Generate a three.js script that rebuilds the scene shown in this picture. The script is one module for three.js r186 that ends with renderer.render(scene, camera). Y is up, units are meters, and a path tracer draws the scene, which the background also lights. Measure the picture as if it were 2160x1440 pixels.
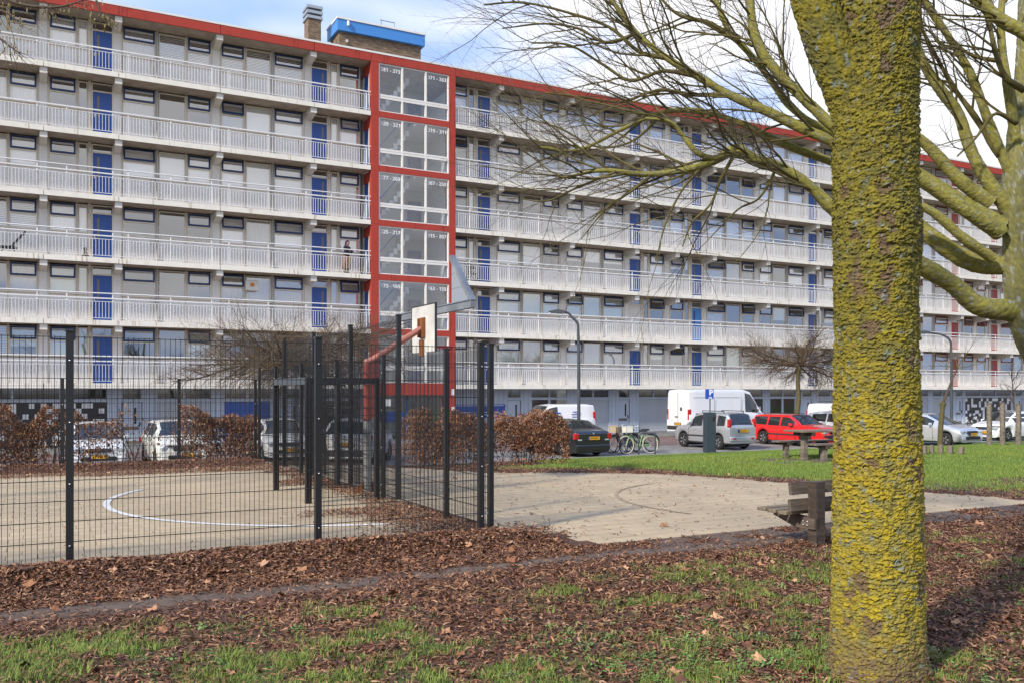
import * as THREE from 'three';
import { mergeGeometries, mergeVertices } from 'three/addons/utils/BufferGeometryUtils.js';
import { FontLoader } from 'three/addons/loaders/FontLoader.js';
import { TextGeometry } from 'three/addons/geometries/TextGeometry.js';
import { RoundedBoxGeometry } from 'three/addons/geometries/RoundedBoxGeometry.js';
import { MarchingCubes } from 'three/addons/objects/MarchingCubes.js';

// ---------------------------------------------------------------- camera, sky, sun, exposure
const scene = new THREE.Scene();
const EYE = 1.75, FOCAL = 1900;                       // metres above the court; focal length in 2160-pixel units
const camera = new THREE.PerspectiveCamera(2 * Math.atan(720 / FOCAL) * 180 / Math.PI, 1.5, 0.1, 900);
camera.position.set(0, EYE, 0);
camera.setViewOffset(2160, 1440, 0, -105, 2160, 1440); // shift lens: verticals stay upright
camera.updateProjectionMatrix();
const renderer = new THREE.WebGLRenderer({ antialias: true });
renderer.toneMapping = THREE.LinearToneMapping;
renderer.toneMappingExposure = 1.5;
renderer.shadowMap.enabled = true;
const SUN = new THREE.Vector3(-0.620, 0.629, 0.468).normalize();
const sun = new THREE.DirectionalLight(new THREE.Color(1, 0.93, 0.81), 3.2);
sun.position.copy(SUN).multiplyScalar(80); sun.target.position.set(0, 0, -20);
sun.castShadow = true; sun.shadow.radius = 8; sun.shadow.mapSize.set(2048, 2048);
Object.assign(sun.shadow.camera, { left: -70, right: 70, top: 60, bottom: -60, near: 1, far: 220 });
scene.add(sun, sun.target);

// ---------------------------------------------------------------- random numbers and noise
let seedState = 1;
const reseed = (s) => { seedState = s >>> 0; };
const rnd = () => { seedState = (seedState + 0x6d2b79f5) | 0; let t = Math.imul(seedState ^ (seedState >>> 15), 1 | seedState); t = (t + Math.imul(t ^ (t >>> 7), 61 | t)) ^ t; return ((t ^ (t >>> 14)) >>> 0) / 4294967296; };
const rr = (a, b) => a + (b - a) * rnd();
const pick = (a) => a[Math.floor(rnd() * a.length)];
const hash = (x, y, z = 0) => { let h = Math.imul(x | 0, 374761393) + Math.imul(y | 0, 668265263) + Math.imul(z | 0, 1274126177); h = Math.imul(h ^ (h >>> 13), 1274126177); h ^= h >>> 16; return (h >>> 0) / 4294967296; };
const fade = (t) => t * t * (3 - 2 * t);
const lerp = (a, b, t) => a + (b - a) * t;
const clamp = (x, a = 0, b = 1) => Math.min(b, Math.max(a, x));
const sstep = (a, b, x) => fade(clamp((x - a) / (b - a)));
function vnoise(x, y, per = 0, s = 0) {
  const xi = Math.floor(x), yi = Math.floor(y), fx = fade(x - xi), fy = fade(y - yi);
  const w = per ? (v) => ((v % per) + per) % per : (v) => v;
  const a = hash(w(xi), w(yi), s), b = hash(w(xi + 1), w(yi), s), c = hash(w(xi), w(yi + 1), s), d = hash(w(xi + 1), w(yi + 1), s);
  return a + (b - a) * fx + (c - a) * fy + (a - b - c + d) * fx * fy;
}
function fbm(x, y, oct = 4, per = 0, s = 0) { let v = 0, a = 0.5, t = 0; for (let o = 0; o < oct; o++) { v += a * vnoise(x, y, per, s + o * 17); t += a; a *= 0.5; x *= 2; y *= 2; per *= 2; } return v / t; }
function vnoise3(x, y, z, s = 0) {
  const zi = Math.floor(z), f = fade(z - zi);
  return lerp(vnoise(x, y, 0, s + zi * 131), vnoise(x, y, 0, s + (zi + 1) * 131), f);
}
const fbm3 = (x, y, z, oct = 4, s = 0) => { let v = 0, a = 0.5, t = 0; for (let o = 0; o < oct; o++) { v += a * vnoise3(x, y, z, s + o * 31); t += a; a *= 0.5; x *= 2.03; y *= 2.03; z *= 2.03; } return v / t; };

// ---------------------------------------------------------------- sky: blue air with broken white cloud
{
  const w = 1024, h = 512, data = new Float32Array(w * h * 4);
  for (let j = 0; j < h; j++) for (let i = 0; i < w; i++) {
    const az = ((i + 0.5) / w - 0.5) * Math.PI * 2, el = ((j + 0.5) / h - 0.5) * Math.PI;
    const y = Math.sin(el), c = Math.cos(el), x = Math.cos(az) * c, z = Math.sin(az) * c;
    const o = (j * w + i) * 4;
    if (y < 0) { data[o] = 0.22; data[o + 1] = 0.2; data[o + 2] = 0.17; data[o + 3] = 1; continue; }
    const up = Math.pow(clamp(y), 0.6);
    let r = lerp(0.46, 0.16, up), g = lerp(0.58, 0.32, up), b = lerp(0.82, 0.74, up);
    const k = 1 / (y + 0.22), u = x * k, v = z * k;
    const wx = u + 0.5 * fbm(u * 2.1 + 7, v * 2.1, 3, 0, 5), wz = v + 0.5 * fbm(u * 2.1 - 3, v * 2.1 + 9, 3, 0, 9);
    const n = fbm(wx * 1.25 + 3.1, wz * 1.25 + 1.7, 6, 0, 3);
    const d = sstep(0.455, 0.645, n + 0.05 * (1 - y) - 0.01), thick = sstep(0.5, 0.8, n);
    const cl = lerp(1.0, 0.80, thick);
    r = lerp(r, 0.87 * cl, d * 0.92); g = lerp(g, 0.86 * cl, d * 0.92); b = lerp(b, 0.855 * cl, d * 0.92);
    data[o] = r; data[o + 1] = g; data[o + 2] = b; data[o + 3] = 1;
  }
  const t = new THREE.DataTexture(data, w, h, THREE.RGBAFormat, THREE.FloatType);
  t.mapping = THREE.EquirectangularReflectionMapping; t.magFilter = t.minFilter = THREE.LinearFilter; t.wrapS = THREE.RepeatWrapping; t.needsUpdate = true;
  scene.background = t; scene.environment = t;
}

// ---------------------------------------------------------------- the place's own axes: p along the flats, q towards them
const TH = Math.atan2(FOCAL, 4646 - 1080), UX = Math.cos(TH), UZ = Math.sin(TH);   // the flats' front runs 28 degrees off the picture plane
const PQ = (p, q, y = 0) => new THREE.Vector3(UX * p - UZ * q, y, -(UZ * p + UX * q));
const toPQ = (x, z) => [UX * x - UZ * z, -UZ * x - UX * z];
const PARK = -0.75;                                                                 // the car park lies lower than the court
const COURT_FRONT = 9.77, COURT_SIDE = 5.0, COURT_BACK = 22.8;
function groundY(p, q) {
  const k = sstep(5, 10, p), qa = lerp(23.0, 17.0, k), qb = lerp(28.0, 27.5, k);
  let y = PARK * sstep(qa, qb, q);
  y += 0.14 * Math.exp(-(((q - 9.2) / 0.45) ** 2)) * sstep(5.6, 4.6, p) * (0.75 + 0.5 * fbm(p * 2, q * 2, 2, 0, 61));   // leaf bank against the front fence
  y += 0.10 * Math.exp(-(((q - 22.2) / 0.5) ** 2)) * sstep(5.2, 4.4, p);
  if (q < 8.5) y += (fbm(p * 0.7, q * 0.7, 3, 0, 21) - 0.5) * 0.10 * sstep(8.5, 7.4, q);
  return y;
}

// ---------------------------------------------------------------- textures
function tex(size, fn, { srgb = true, metres = 1, h = size } = {}) {
  const d = new Uint8Array(size * h * 4);
  for (let j = 0; j < h; j++) for (let i = 0; i < size; i++) { const c = fn(i / size, j / h), o = (j * size + i) * 4; d[o] = clamp(c[0]) * 255; d[o + 1] = clamp(c[1]) * 255; d[o + 2] = clamp(c[2]) * 255; d[o + 3] = 255; }
  const t = new THREE.DataTexture(d, size, h); t.wrapS = t.wrapT = THREE.RepeatWrapping; t.magFilter = THREE.LinearFilter; t.minFilter = THREE.LinearMipmapLinearFilter;
  if (srgb) t.colorSpace = THREE.SRGBColorSpace; t.repeat.set(1 / metres, 1 / metres); t.needsUpdate = true; return t;
}
const grey = (v) => [v, v, v];
const mottle = (lo, hi, cells, s, metres = 2, size = 256, oct = 5) => tex(size, (u, v) => grey(lerp(lo, hi, fbm(u * cells, v * cells, oct, cells, s))), { metres });
const T = {
  paint: mottle(0.93, 1.0, 6, 1, 3), concrete: mottle(0.80, 1.06, 7, 2, 2.5), grime: mottle(0.70, 1.08, 9, 3, 3, 256, 6), wood: null, noiseBump: tex(256, (u, v) => grey(fbm(u * 24, v * 24, 4, 24, 8)), { srgb: false, metres: 0.5 }),
};
T.concreteLight = mottle(0.90, 1.03, 7, 2, 2.5);
T.stain = tex(512, (u, v) => { const st = fbm(u * 90, v * 3, 4, 0, 141), pt = sstep(0.52, 0.72, fbm(u * 7, v * 4, 4, 0, 149)), k = sstep(0.55, 0.75, st) * pt * 0.6; const n = 0.95 + 0.08 * fbm(u * 20, v * 20, 3, 0, 9); return [n * lerp(1, 0.72, k), n * lerp(1, 0.67, k), n * lerp(1, 0.60, k)]; }, { metres: 5 });
T.wood = tex(256, (u, v) => { const g = fbm(u * 4, v * 40, 4, 0, 12); const s = fbm(u * 3 + 9, v * 6, 3, 0, 15); return grey(0.55 + 0.4 * g - 0.18 * s); }, { metres: 1 });
T.brick = tex(256, (u, v) => { const row = Math.floor(v * 16), x = u * 5 + (row % 2) * 0.5, fx = x - Math.floor(x), fy = v * 16 - row, j = fx < 0.05 || fy < 0.14; const n = 0.75 + 0.4 * hash(Math.floor(x) % 5, row, 4); const m = 0.9 + 0.2 * fbm(u * 30, v * 30, 2, 30, 6); return j ? [0.78, 0.75, 0.7] : [0.78 * n * m, 0.72 * n * m, 0.66 * n * m]; }, { metres: 1.1 });
T.pavers = tex(512, (u, v) => { const row = Math.floor(v * 40), x = u * 20 + (row % 2) * 0.5, fx = x - Math.floor(x), fy = v * 40 - row, j = fx < 0.06 || fy < 0.1; const n = 0.75 + 0.45 * hash(Math.floor(x) % 20, row, 14); const m = 0.85 + 0.3 * fbm(u * 6, v * 6, 4, 6, 6); return grey((j ? 0.55 : n) * m); }, { metres: 4 });
T.slabs = tex(512, (u, v) => { const row = Math.floor(v * 14), x = u * 14 + (row % 2) * 0.5, fx = x - Math.floor(x), fy = v * 14 - row, j = fx < 0.03 || fy < 0.03; const n = 0.86 + 0.18 * hash(Math.floor(x) % 14, row, 24); const m = 0.8 + 0.35 * fbm(u * 8, v * 8, 5, 8, 9); return grey((j ? 0.6 : n) * m); }, { metres: 4.2 });

// ---------------------------------------------------------------- materials
const col = (r, g, b) => new THREE.Color().setRGB(r, g, b);
const mat = (r, g, b, rough = 0.7, extra = {}) => new THREE.MeshStandardMaterial({ color: col(r, g, b), roughness: rough, ...extra });
const phys = (r, g, b, rough, extra) => new THREE.MeshPhysicalMaterial({ color: col(r, g, b), roughness: rough, ...extra });
const M = {
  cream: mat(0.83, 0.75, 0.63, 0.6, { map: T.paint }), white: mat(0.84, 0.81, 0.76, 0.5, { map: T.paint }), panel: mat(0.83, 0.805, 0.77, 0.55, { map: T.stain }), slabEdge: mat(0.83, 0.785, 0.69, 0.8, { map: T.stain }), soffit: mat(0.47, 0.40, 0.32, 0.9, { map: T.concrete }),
  beam: mat(0.78, 0.75, 0.68, 0.8, { map: T.concreteLight }), red: mat(0.41, 0.046, 0.028, 0.8, { map: T.stain }), blue: mat(0.024, 0.09, 0.36, 0.45), navy: mat(0.010, 0.040, 0.15, 0.4), maroon: mat(0.24, 0.025, 0.02, 0.45), doorRed: mat(0.40, 0.03, 0.025, 0.45), skyblue: mat(0.055, 0.24, 0.62, 0.4),
  rail: mat(0.76, 0.75, 0.73, 0.45), glass: phys(1, 1, 1, 0.02, { transmission: 1, thickness: 0, ior: 3.3 }), glassTint: phys(0.90, 0.93, 0.93, 0.03, { transmission: 1, thickness: 0, ior: 2.1 }), grille: mat(0.55, 0.54, 0.52, 0.5), doorGlass: mat(0.16, 0.15, 0.13, 0.25),
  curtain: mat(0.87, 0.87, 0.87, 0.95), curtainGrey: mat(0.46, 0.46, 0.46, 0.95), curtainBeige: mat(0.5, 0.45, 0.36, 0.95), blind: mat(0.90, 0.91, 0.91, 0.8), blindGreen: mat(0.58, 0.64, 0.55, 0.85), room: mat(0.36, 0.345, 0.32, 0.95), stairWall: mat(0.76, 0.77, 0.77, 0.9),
  brick: mat(0.34, 0.28, 0.22, 0.9, { map: T.brick }), zinc: mat(0.42, 0.45, 0.48, 0.45, { metalness: 0.6 }), zincDark: mat(0.10, 0.11, 0.12, 0.6), steel: mat(0.33, 0.35, 0.37, 0.45, { metalness: 0.5, map: T.grime }), gutter: mat(0.5, 0.5, 0.49, 0.5),
  store: mat(0.50, 0.56, 0.65, 0.6, { map: T.paint }), storeDark: mat(0.40, 0.45, 0.53, 0.6, { map: T.paint }), shutter: mat(0.47, 0.50, 0.545, 0.5, { map: T.paint }), tileBlack: mat(0.022, 0.018, 0.017, 0.35), tileWhite: mat(0.72, 0.72, 0.72, 0.4), dark: mat(0.012, 0.012, 0.013, 0.7), bronze: mat(0.17, 0.14, 0.10, 0.5),
  black: mat(0.014, 0.014, 0.015, 0.42), blackGloss: mat(0.010, 0.010, 0.011, 0.25), lampPost: mat(0.055, 0.065, 0.075, 0.45), galv: mat(0.42, 0.42, 0.41, 0.45, { metalness: 0.55, map: T.grime }), bolt: mat(0.6, 0.6, 0.6, 0.3, { metalness: 0.9 }),
  rust: mat(0.28, 0.10, 0.03, 0.85, { map: T.grime }), hoopRed: mat(0.36, 0.06, 0.045, 0.5, { map: T.grime }), boardWhite: mat(0.78, 0.76, 0.70, 0.5, { map: T.grime }),
  wood: mat(0.30, 0.22, 0.16, 0.8, { map: T.wood }), woodGrey: mat(0.42, 0.345, 0.265, 0.85, { map: T.wood }), woodDark: mat(0.16, 0.11, 0.08, 0.75, { map: T.wood }), woodPale: mat(0.50, 0.385, 0.25, 0.8, { map: T.wood }),
  lineWhite: mat(0.85, 0.83, 0.78, 0.8, { map: T.grime }), rubber: mat(0.018, 0.018, 0.018, 0.8), rim: mat(0.50, 0.50, 0.51, 0.35, { metalness: 0.75 }), rimDark: mat(0.08, 0.08, 0.085, 0.4, { metalness: 0.5 }), plateY: mat(0.72, 0.42, 0.02, 0.5), carGlass: phys(0.022, 0.027, 0.03, 0.04, { ior: 1.7 }), trim: mat(0.03, 0.03, 0.032, 0.6), tail: phys(0.45, 0.012, 0.012, 0.15, { clearcoat: 1 }), head: phys(0.62, 0.65, 0.68, 0.08, { clearcoat: 1, metalness: 0.3 }), amber: mat(0.7, 0.25, 0.02, 0.3),
  signBlue: mat(0.012, 0.07, 0.40, 0.4), meter: mat(0.028, 0.045, 0.055, 0.5), signWhite: mat(0.8, 0.8, 0.8, 0.5),
};
const carPaint = (r, g, b, metal = 0) => phys(r, g, b, 0.32, { clearcoat: 1, clearcoatRoughness: 0.05, metalness: metal });

// ---------------------------------------------------------------- geometry helpers
function box(w, h, d, x = 0, y = 0, z = 0) {           // box with uv in metres, centred at x y z
  const g = new THREE.BoxGeometry(w, h, d), uv = g.attributes.uv, s = [[d, h], [d, h], [w, d], [w, d], [w, h], [w, h]];
  for (let f = 0; f < 6; f++) for (let k = 0; k < 4; k++) uv.setXY(f * 4 + k, uv.getX(f * 4 + k) * s[f][0] + x * 0.37, uv.getY(f * 4 + k) * s[f][1] + y * 0.41 + z * 0.23);
  return g.translate(x, y, z);
}
const span = (x0, x1, y0, y1, z0, z1) => box(Math.abs(x1 - x0), Math.abs(y1 - y0), Math.abs(z1 - z0), (x0 + x1) / 2, (y0 + y1) / 2, (z0 + z1) / 2);
const cyl = (r0, r1, h, n = 12, x = 0, y = 0, z = 0) => new THREE.CylinderGeometry(r1, r0, h, n).translate(x, y + h / 2, z);   // r0 at the foot
const AXY = new THREE.Vector3(0, 1, 0);
function bar(a, b, r, n = 8, r2 = r) {                  // round bar between two points
  const A = Array.isArray(a) ? new THREE.Vector3(...a) : a, B = Array.isArray(b) ? new THREE.Vector3(...b) : b, d = B.clone().sub(A), l = d.length();
  return new THREE.CylinderGeometry(r2, r, l, n).translate(0, l / 2, 0).applyQuaternion(new THREE.Quaternion().setFromUnitVectors(AXY, d.normalize())).translate(A.x, A.y, A.z);
}
function beam(a, b, w, h) {                             // square bar, w across, h upright
  const A = new THREE.Vector3(...a), B = new THREE.Vector3(...b), d = B.clone().sub(A), l = d.length(), g = box(w, h, l);
  const m = new THREE.Matrix4().lookAt(B, A, Math.abs(d.y) / l > 0.99 ? new THREE.Vector3(0, 0, 1) : AXY).setPosition(A.clone().add(B).multiplyScalar(0.5));
  return g.applyMatrix4(m);
}
const merge = (list) => list.length === 1 ? list[0] : mergeGeometries(list.map((g) => { for (const k of Object.keys(g.attributes)) if (!['position', 'normal', 'uv'].includes(k)) g.deleteAttribute(k); return g.index ? g : mergeVertices(g); }));
function tube(pts, rad, n = 8, capEnd = true) {         // tapered tube along points with one radius each
  const V = [], I = [], U = [], m = pts.length; let prev = null, len = 0;
  for (let i = 0; i < m; i++) {
    const t = pts[Math.min(i + 1, m - 1)].clone().sub(pts[Math.max(i - 1, 0)]).normalize();
    if (!prev) prev = Math.abs(t.y) < 0.9 ? new THREE.Vector3(0, 1, 0).cross(t).normalize() : new THREE.Vector3(1, 0, 0).cross(t).normalize();
    prev.sub(t.clone().multiplyScalar(prev.dot(t))).normalize();
    const b = t.clone().cross(prev);
    if (i) len += pts[i].distanceTo(pts[i - 1]);
    for (let k = 0; k < n; k++) { const a = k / n * Math.PI * 2, c = Math.cos(a) * rad[i], s = Math.sin(a) * rad[i]; V.push(pts[i].x + prev.x * c + b.x * s, pts[i].y + prev.y * c + b.y * s, pts[i].z + prev.z * c + b.z * s); U.push(k / n * 0.5, len); }
  }
  for (let i = 0; i < m - 1; i++) for (let k = 0; k < n; k++) { const a = i * n + k, b = i * n + (k + 1) % n, c = a + n, d = b + n; I.push(a, b, c, b, d, c); }
  if (capEnd) for (let k = 1; k < n - 1; k++) { I.push((m - 1) * n, (m - 1) * n + k, (m - 1) * n + k + 1); I.push(0, k + 1, k); }
  const g = new THREE.BufferGeometry(); g.setAttribute('position', new THREE.Float32BufferAttribute(V, 3)); g.setAttribute('uv', new THREE.Float32BufferAttribute(U, 2)); g.setIndex(I); g.computeVertexNormals(); return g;
}
const smooth = (pts, n) => new THREE.CatmullRomCurve3(pts).getPoints(n);
function plate(outline, depth, bevel = 0) {             // extruded outline in xy, from z = 0 to depth
  const s = new THREE.Shape(outline.map(([x, y]) => new THREE.Vector2(x, y)));
  return new THREE.ExtrudeGeometry(s, { depth, bevelEnabled: bevel > 0, bevelSize: bevel, bevelThickness: bevel, bevelSegments: 2, steps: 1, curveSegments: 8 });
}

// ---------------------------------------------------------------- things and parts
const used = new Map();
function numbered(n) { const k = used.get(n) ?? 0; used.set(n, k + 1); return k ? `${n}_${String(k).padStart(3, '0')}` : n; }
function tag(o, label, category, group, kind) { o.userData.label = label; if (category) o.userData.category = category; if (group) o.userData.group = group; if (kind) o.userData.kind = kind; return o; }
function thing(name, label, category, pos = [0, 0, 0], turn = 0, group) {
  const o = new THREE.Group(); o.name = numbered(name); scene.add(o);
  pos.isVector3 ? o.position.copy(pos) : o.position.set(...pos); o.rotation.y = turn; return tag(o, label, category, group);
}
function part(parent, name, geo, m, kind) { const o = new THREE.Mesh(Array.isArray(geo) ? merge(geo) : geo, m); o.name = name; if (kind) o.userData.kind = kind; parent.add(o); return o; }
function solo(name, geo, m, label, category, group) { const o = new THREE.Mesh(Array.isArray(geo) ? merge(geo) : geo, m); o.name = numbered(name); scene.add(o); return tag(o, label, category, group); }
function structure(name, geo, m, label) { const o = new THREE.Mesh(Array.isArray(geo) ? merge(geo) : geo, m); o.name = numbered(name); o.userData.kind = 'structure'; o.userData.label = label; scene.add(o); return o; }
function copyOf(src, name, label, pos, turn, group) { const o = src.clone(); o.name = numbered(name); o.userData = { ...src.userData, label }; if (group) o.userData.group = group; pos.isVector3 ? o.position.copy(pos) : o.position.set(...pos); o.rotation.y = turn; scene.add(o); return o; }
function scatter(name, geo, m, mats, colors, kind = 'stuff') {
  const o = new THREE.InstancedMesh(geo, m, mats.length); o.name = name; o.userData.kind = kind;
  mats.forEach((x, i) => { o.setMatrixAt(i, x); if (colors) o.setColorAt(i, colors[i]); }); return o;
}
const font = await new FontLoader().loadAsync('fonts/droid/droid_sans_bold.typeface.json');
function letters(str, size, depth = 0.006) { const g = new TextGeometry(str, { font, size, depth, curveSegments: 3, bevelEnabled: false }); g.computeBoundingBox(); return g; }
// ---------------------------------------------------------------- the ground: what covers it where
// returns [grass, leaves, bare soil] amounts at a place
function cover(p, q) {
  const n = fbm(p * 0.9 + 40, q * 0.9 + 11, 4, 0, 71), n2 = fbm(p * 2.6, q * 2.6, 3, 0, 77);
  let grass = 0, leaf = 0, soil = 1;
  if (q < 8.75) {
    const x = UX * p - UZ * q, d = UZ * p + UX * q;
    leaf = 0.86; grass = sstep(0.47, 0.63, n + 0.11 * (n2 - 0.5) + 0.06);
    const left = sstep(0.8, -0.9, x + (d - 5.6) * 1.7);                             // greener towards the lower left
    const tree = Math.exp(-(((x - 1.75) / 1.0) ** 2) - (((d - 5.75) / 0.62) ** 2));      // and at the foot of the big plane
    const n3 = fbm(p * 3.4 + 5, q * 3.4, 3, 0, 79); grass = clamp((0.20 + grass * 0.6 + left * 0.85 * sstep(0.36, 0.6, n2 * 0.5 + n * 0.5)) * sstep(0.36, 0.56, n3 + 0.12 * left) + 1.2 * tree * sstep(0.3, 0.5, n3));
    grass *= sstep(7.6, 6.9, q) * 0.93 + 0.07; leaf = clamp(leaf - grass * 0.3);
    const path = Math.exp(-(((q - 7.9 + 0.5 * (n - 0.5)) / 0.3) ** 2));        // trodden line beside the fence
    const wedge = sstep(5.6, 6.4, p) * sstep(7.5, 8.0, q);
    const bare = clamp(Math.max(path * sstep(0.36, 0.52, n2 + 0.08) * sstep(9.5, 8, p), wedge * 0.95 * sstep(0.25, 0.45, n2)));
    leaf *= 1 - 0.93 * bare; grass *= 1 - 0.9 * bare;
    if (q > 8.25 && p < 5.3) { leaf = 1; grass = 0.02; }
  } else if (p < 5.6) { leaf = q > 20 || q < COURT_FRONT ? 1 : 0.3; grass = q > 23.2 ? 0.25 : 0.03; if (q > 24) leaf = 0.5; }
  else {
    // the lawn between the paved square and the car park
    const edge = q - squareFar(p);
    grass = sstep(0.3, 3.6, edge + 2.6 * (n - 0.5) + 1.2 * (n2 - 0.5)); leaf = sstep(5.0, 0.2, edge + 2.5 * (n2 - 0.5)) * 0.8;
    const tx = UX * p - UZ * q, td = UZ * p + UX * q;
    const worn = Math.exp(-(((tx - 7.6) / 2.3) ** 2) - (((td - 22.6) / 1.1) ** 2));
    grass *= 1 - 0.95 * clamp(worn * 1.3 * sstep(0.3, 0.5, n2)); leaf *= 1 - 0.6 * worn;
    const trail = Math.exp(-(((td - 23.4 + 0.22 * (tx - 11)) / 0.28) ** 2)) * sstep(9.2, 10.4, tx);
    grass *= 1 - trail; leaf *= 1 - trail;
    const hb = sstep(16.4, 15.4, p) * sstep(19.5, 21.5, q + 0.35 * (15 - p)); grass *= 1 - 0.96 * hb; leaf = Math.max(leaf, hb * 0.9);
  }
  soil = clamp(1 - grass - leaf);
  return [clamp(grass), clamp(leaf), soil];
}
// far edge of the paved square: level with the fence at first, then drawing in to a point on the right
const FAR = [[5, 21.5], [7, 20.5], [8.8, 17.3], [10.25, 16.6], [11.9, 15.3], [12.6, 13.3], [13.6, 10.6], [14.3, 8.6]];
function squareFar(p) { if (p <= 5) return 21.5; for (let i = 1; i < FAR.length; i++) if (p < FAR[i][0]) { const [a, b] = [FAR[i - 1], FAR[i]]; return lerp(a[1], b[1], (p - a[0]) / (b[0] - a[0])); } return 8.6; }
{
  // one sheet that reaches the horizon, fine near the camera
  const ps = [], qs = [];
  for (let v = -420; v < -24; v += 44) ps.push(v); for (let v = -24; v < 32; v += 0.3) ps.push(v); for (let v = 32; v <= 472; v += 44) ps.push(v);
  for (let v = -200; v < -8; v += 24) qs.push(v); for (let v = -8; v < 31; v += 0.25) qs.push(v); for (let v = 31; v <= 471; v += 40) qs.push(v);
  const V = [], U = [], I = [];
  for (const q of qs) for (const p of ps) { const w = PQ(p, q, groundY(p, q)); if (p < COURT_SIDE && q > COURT_FRONT && q < COURT_BACK || q > 28.5) w.y -= 0.03; V.push(w.x, w.y, w.z); U.push((p + 24) / 56, (q + 8) / 40); }
  for (let j = 0; j < qs.length - 1; j++) for (let i = 0; i < ps.length - 1; i++) { const a = j * ps.length + i, b = a + 1, c = a + ps.length; I.push(a, b, c, b, c + 1, c); }
  const g = new THREE.BufferGeometry(); g.setAttribute('position', new THREE.Float32BufferAttribute(V, 3)); g.setAttribute('uv', new THREE.Float32BufferAttribute(U, 2)); g.setIndex(I); g.computeVertexNormals();
  const map = tex(1792, (u, v) => {
    const p = u * 56 - 24, q = v * 40 - 8, [gr, lf] = cover(p, q), f = fbm(p * 14, q * 14, 3, 0, 33), h = hash(Math.floor(p * 32), Math.floor(q * 45), 5);
    const s = 0.75 + 0.5 * f, soil = [0.385 * s, 0.33 * s, 0.285 * s], leaf = [(0.25 + 0.14 * h) * s, (0.15 + 0.08 * h) * s, (0.105 + 0.045 * h) * s], grs = [0.27 * s, 0.35 * s, 0.12 * s];
    const c = soil.map((x, k) => lerp(x, leaf[k], lf)); return c.map((x, k) => lerp(x, grs[k], gr * 0.85));
  }, { metres: 1, h: 1280 });
  map.wrapS = map.wrapT = THREE.ClampToEdgeWrapping;
  structure('ground', g, new THREE.MeshStandardMaterial({ map, roughness: 0.95, bumpMap: null }), 'soil, leaf litter and turf of the park sloping down to the car park');
}
// a sheet over a polygon in p q, laid on the ground at +lift
function sheet(poly, lift, name, m, label, step = 0) {
  const s = new THREE.Shape(poly.map(([p, q]) => new THREE.Vector2(p, q))), g0 = new THREE.ShapeGeometry(s), pos = g0.attributes.position, uv = g0.attributes.uv;
  for (let i = 0; i < pos.count; i++) { const p = pos.getX(i), q = pos.getY(i), w = PQ(p, q, groundY(p, q) + lift); uv.setXY(i, p, q); pos.setXYZ(i, w.x, w.y, w.z); }
  g0.computeVertexNormals(); return structure(name, g0, m, label);
}
// car park, road and pavement before the flats: flat sheets on the lower level
const flat = (p0, p1, q0, q1, y) => { const g = new THREE.PlaneGeometry(p1 - p0, q1 - q0, 1, 1), uv = g.attributes.uv; for (let i = 0; i < 4; i++) uv.setXY(i, uv.getX(i) * (p1 - p0), uv.getY(i) * (q1 - q0)); g.rotateX(-Math.PI / 2); const c = PQ((p0 + p1) / 2, (q0 + q1) / 2, y); return g.rotateY(TH).translate(c.x, c.y, c.z); };
structure('parking_bays', flat(-60, 110, 28.6, 33.6, PARK - 0.006), mat(0.27, 0.255, 0.235, 0.9, { map: T.slabs }), 'grey slab paving of the parking bays');
structure('brick_road', flat(-60, 110, 33.6, 40.2, PARK - 0.002), mat(0.25, 0.155, 0.13, 0.9, { map: T.pavers }), 'reddish brick road in front of the flats');
structure('footpath', flat(-60, 110, 40.2, 45.3, PARK + 0.004), mat(0.25, 0.24, 0.225, 0.9, { map: T.slabs }), 'grey footpath along the ground floor');
{
  const c = PQ(30, 28.45, PARK - 0.02), k = new THREE.Mesh(box(170, 0.12, 0.2), mat(0.36, 0.35, 0.33, 0.9, { map: T.concrete })); k.position.copy(c); k.rotation.y = TH; k.name = 'kerb'; k.userData = { kind: 'structure', label: 'concrete kerb between lawn and parking bays' }; scene.add(k);
}

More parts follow.
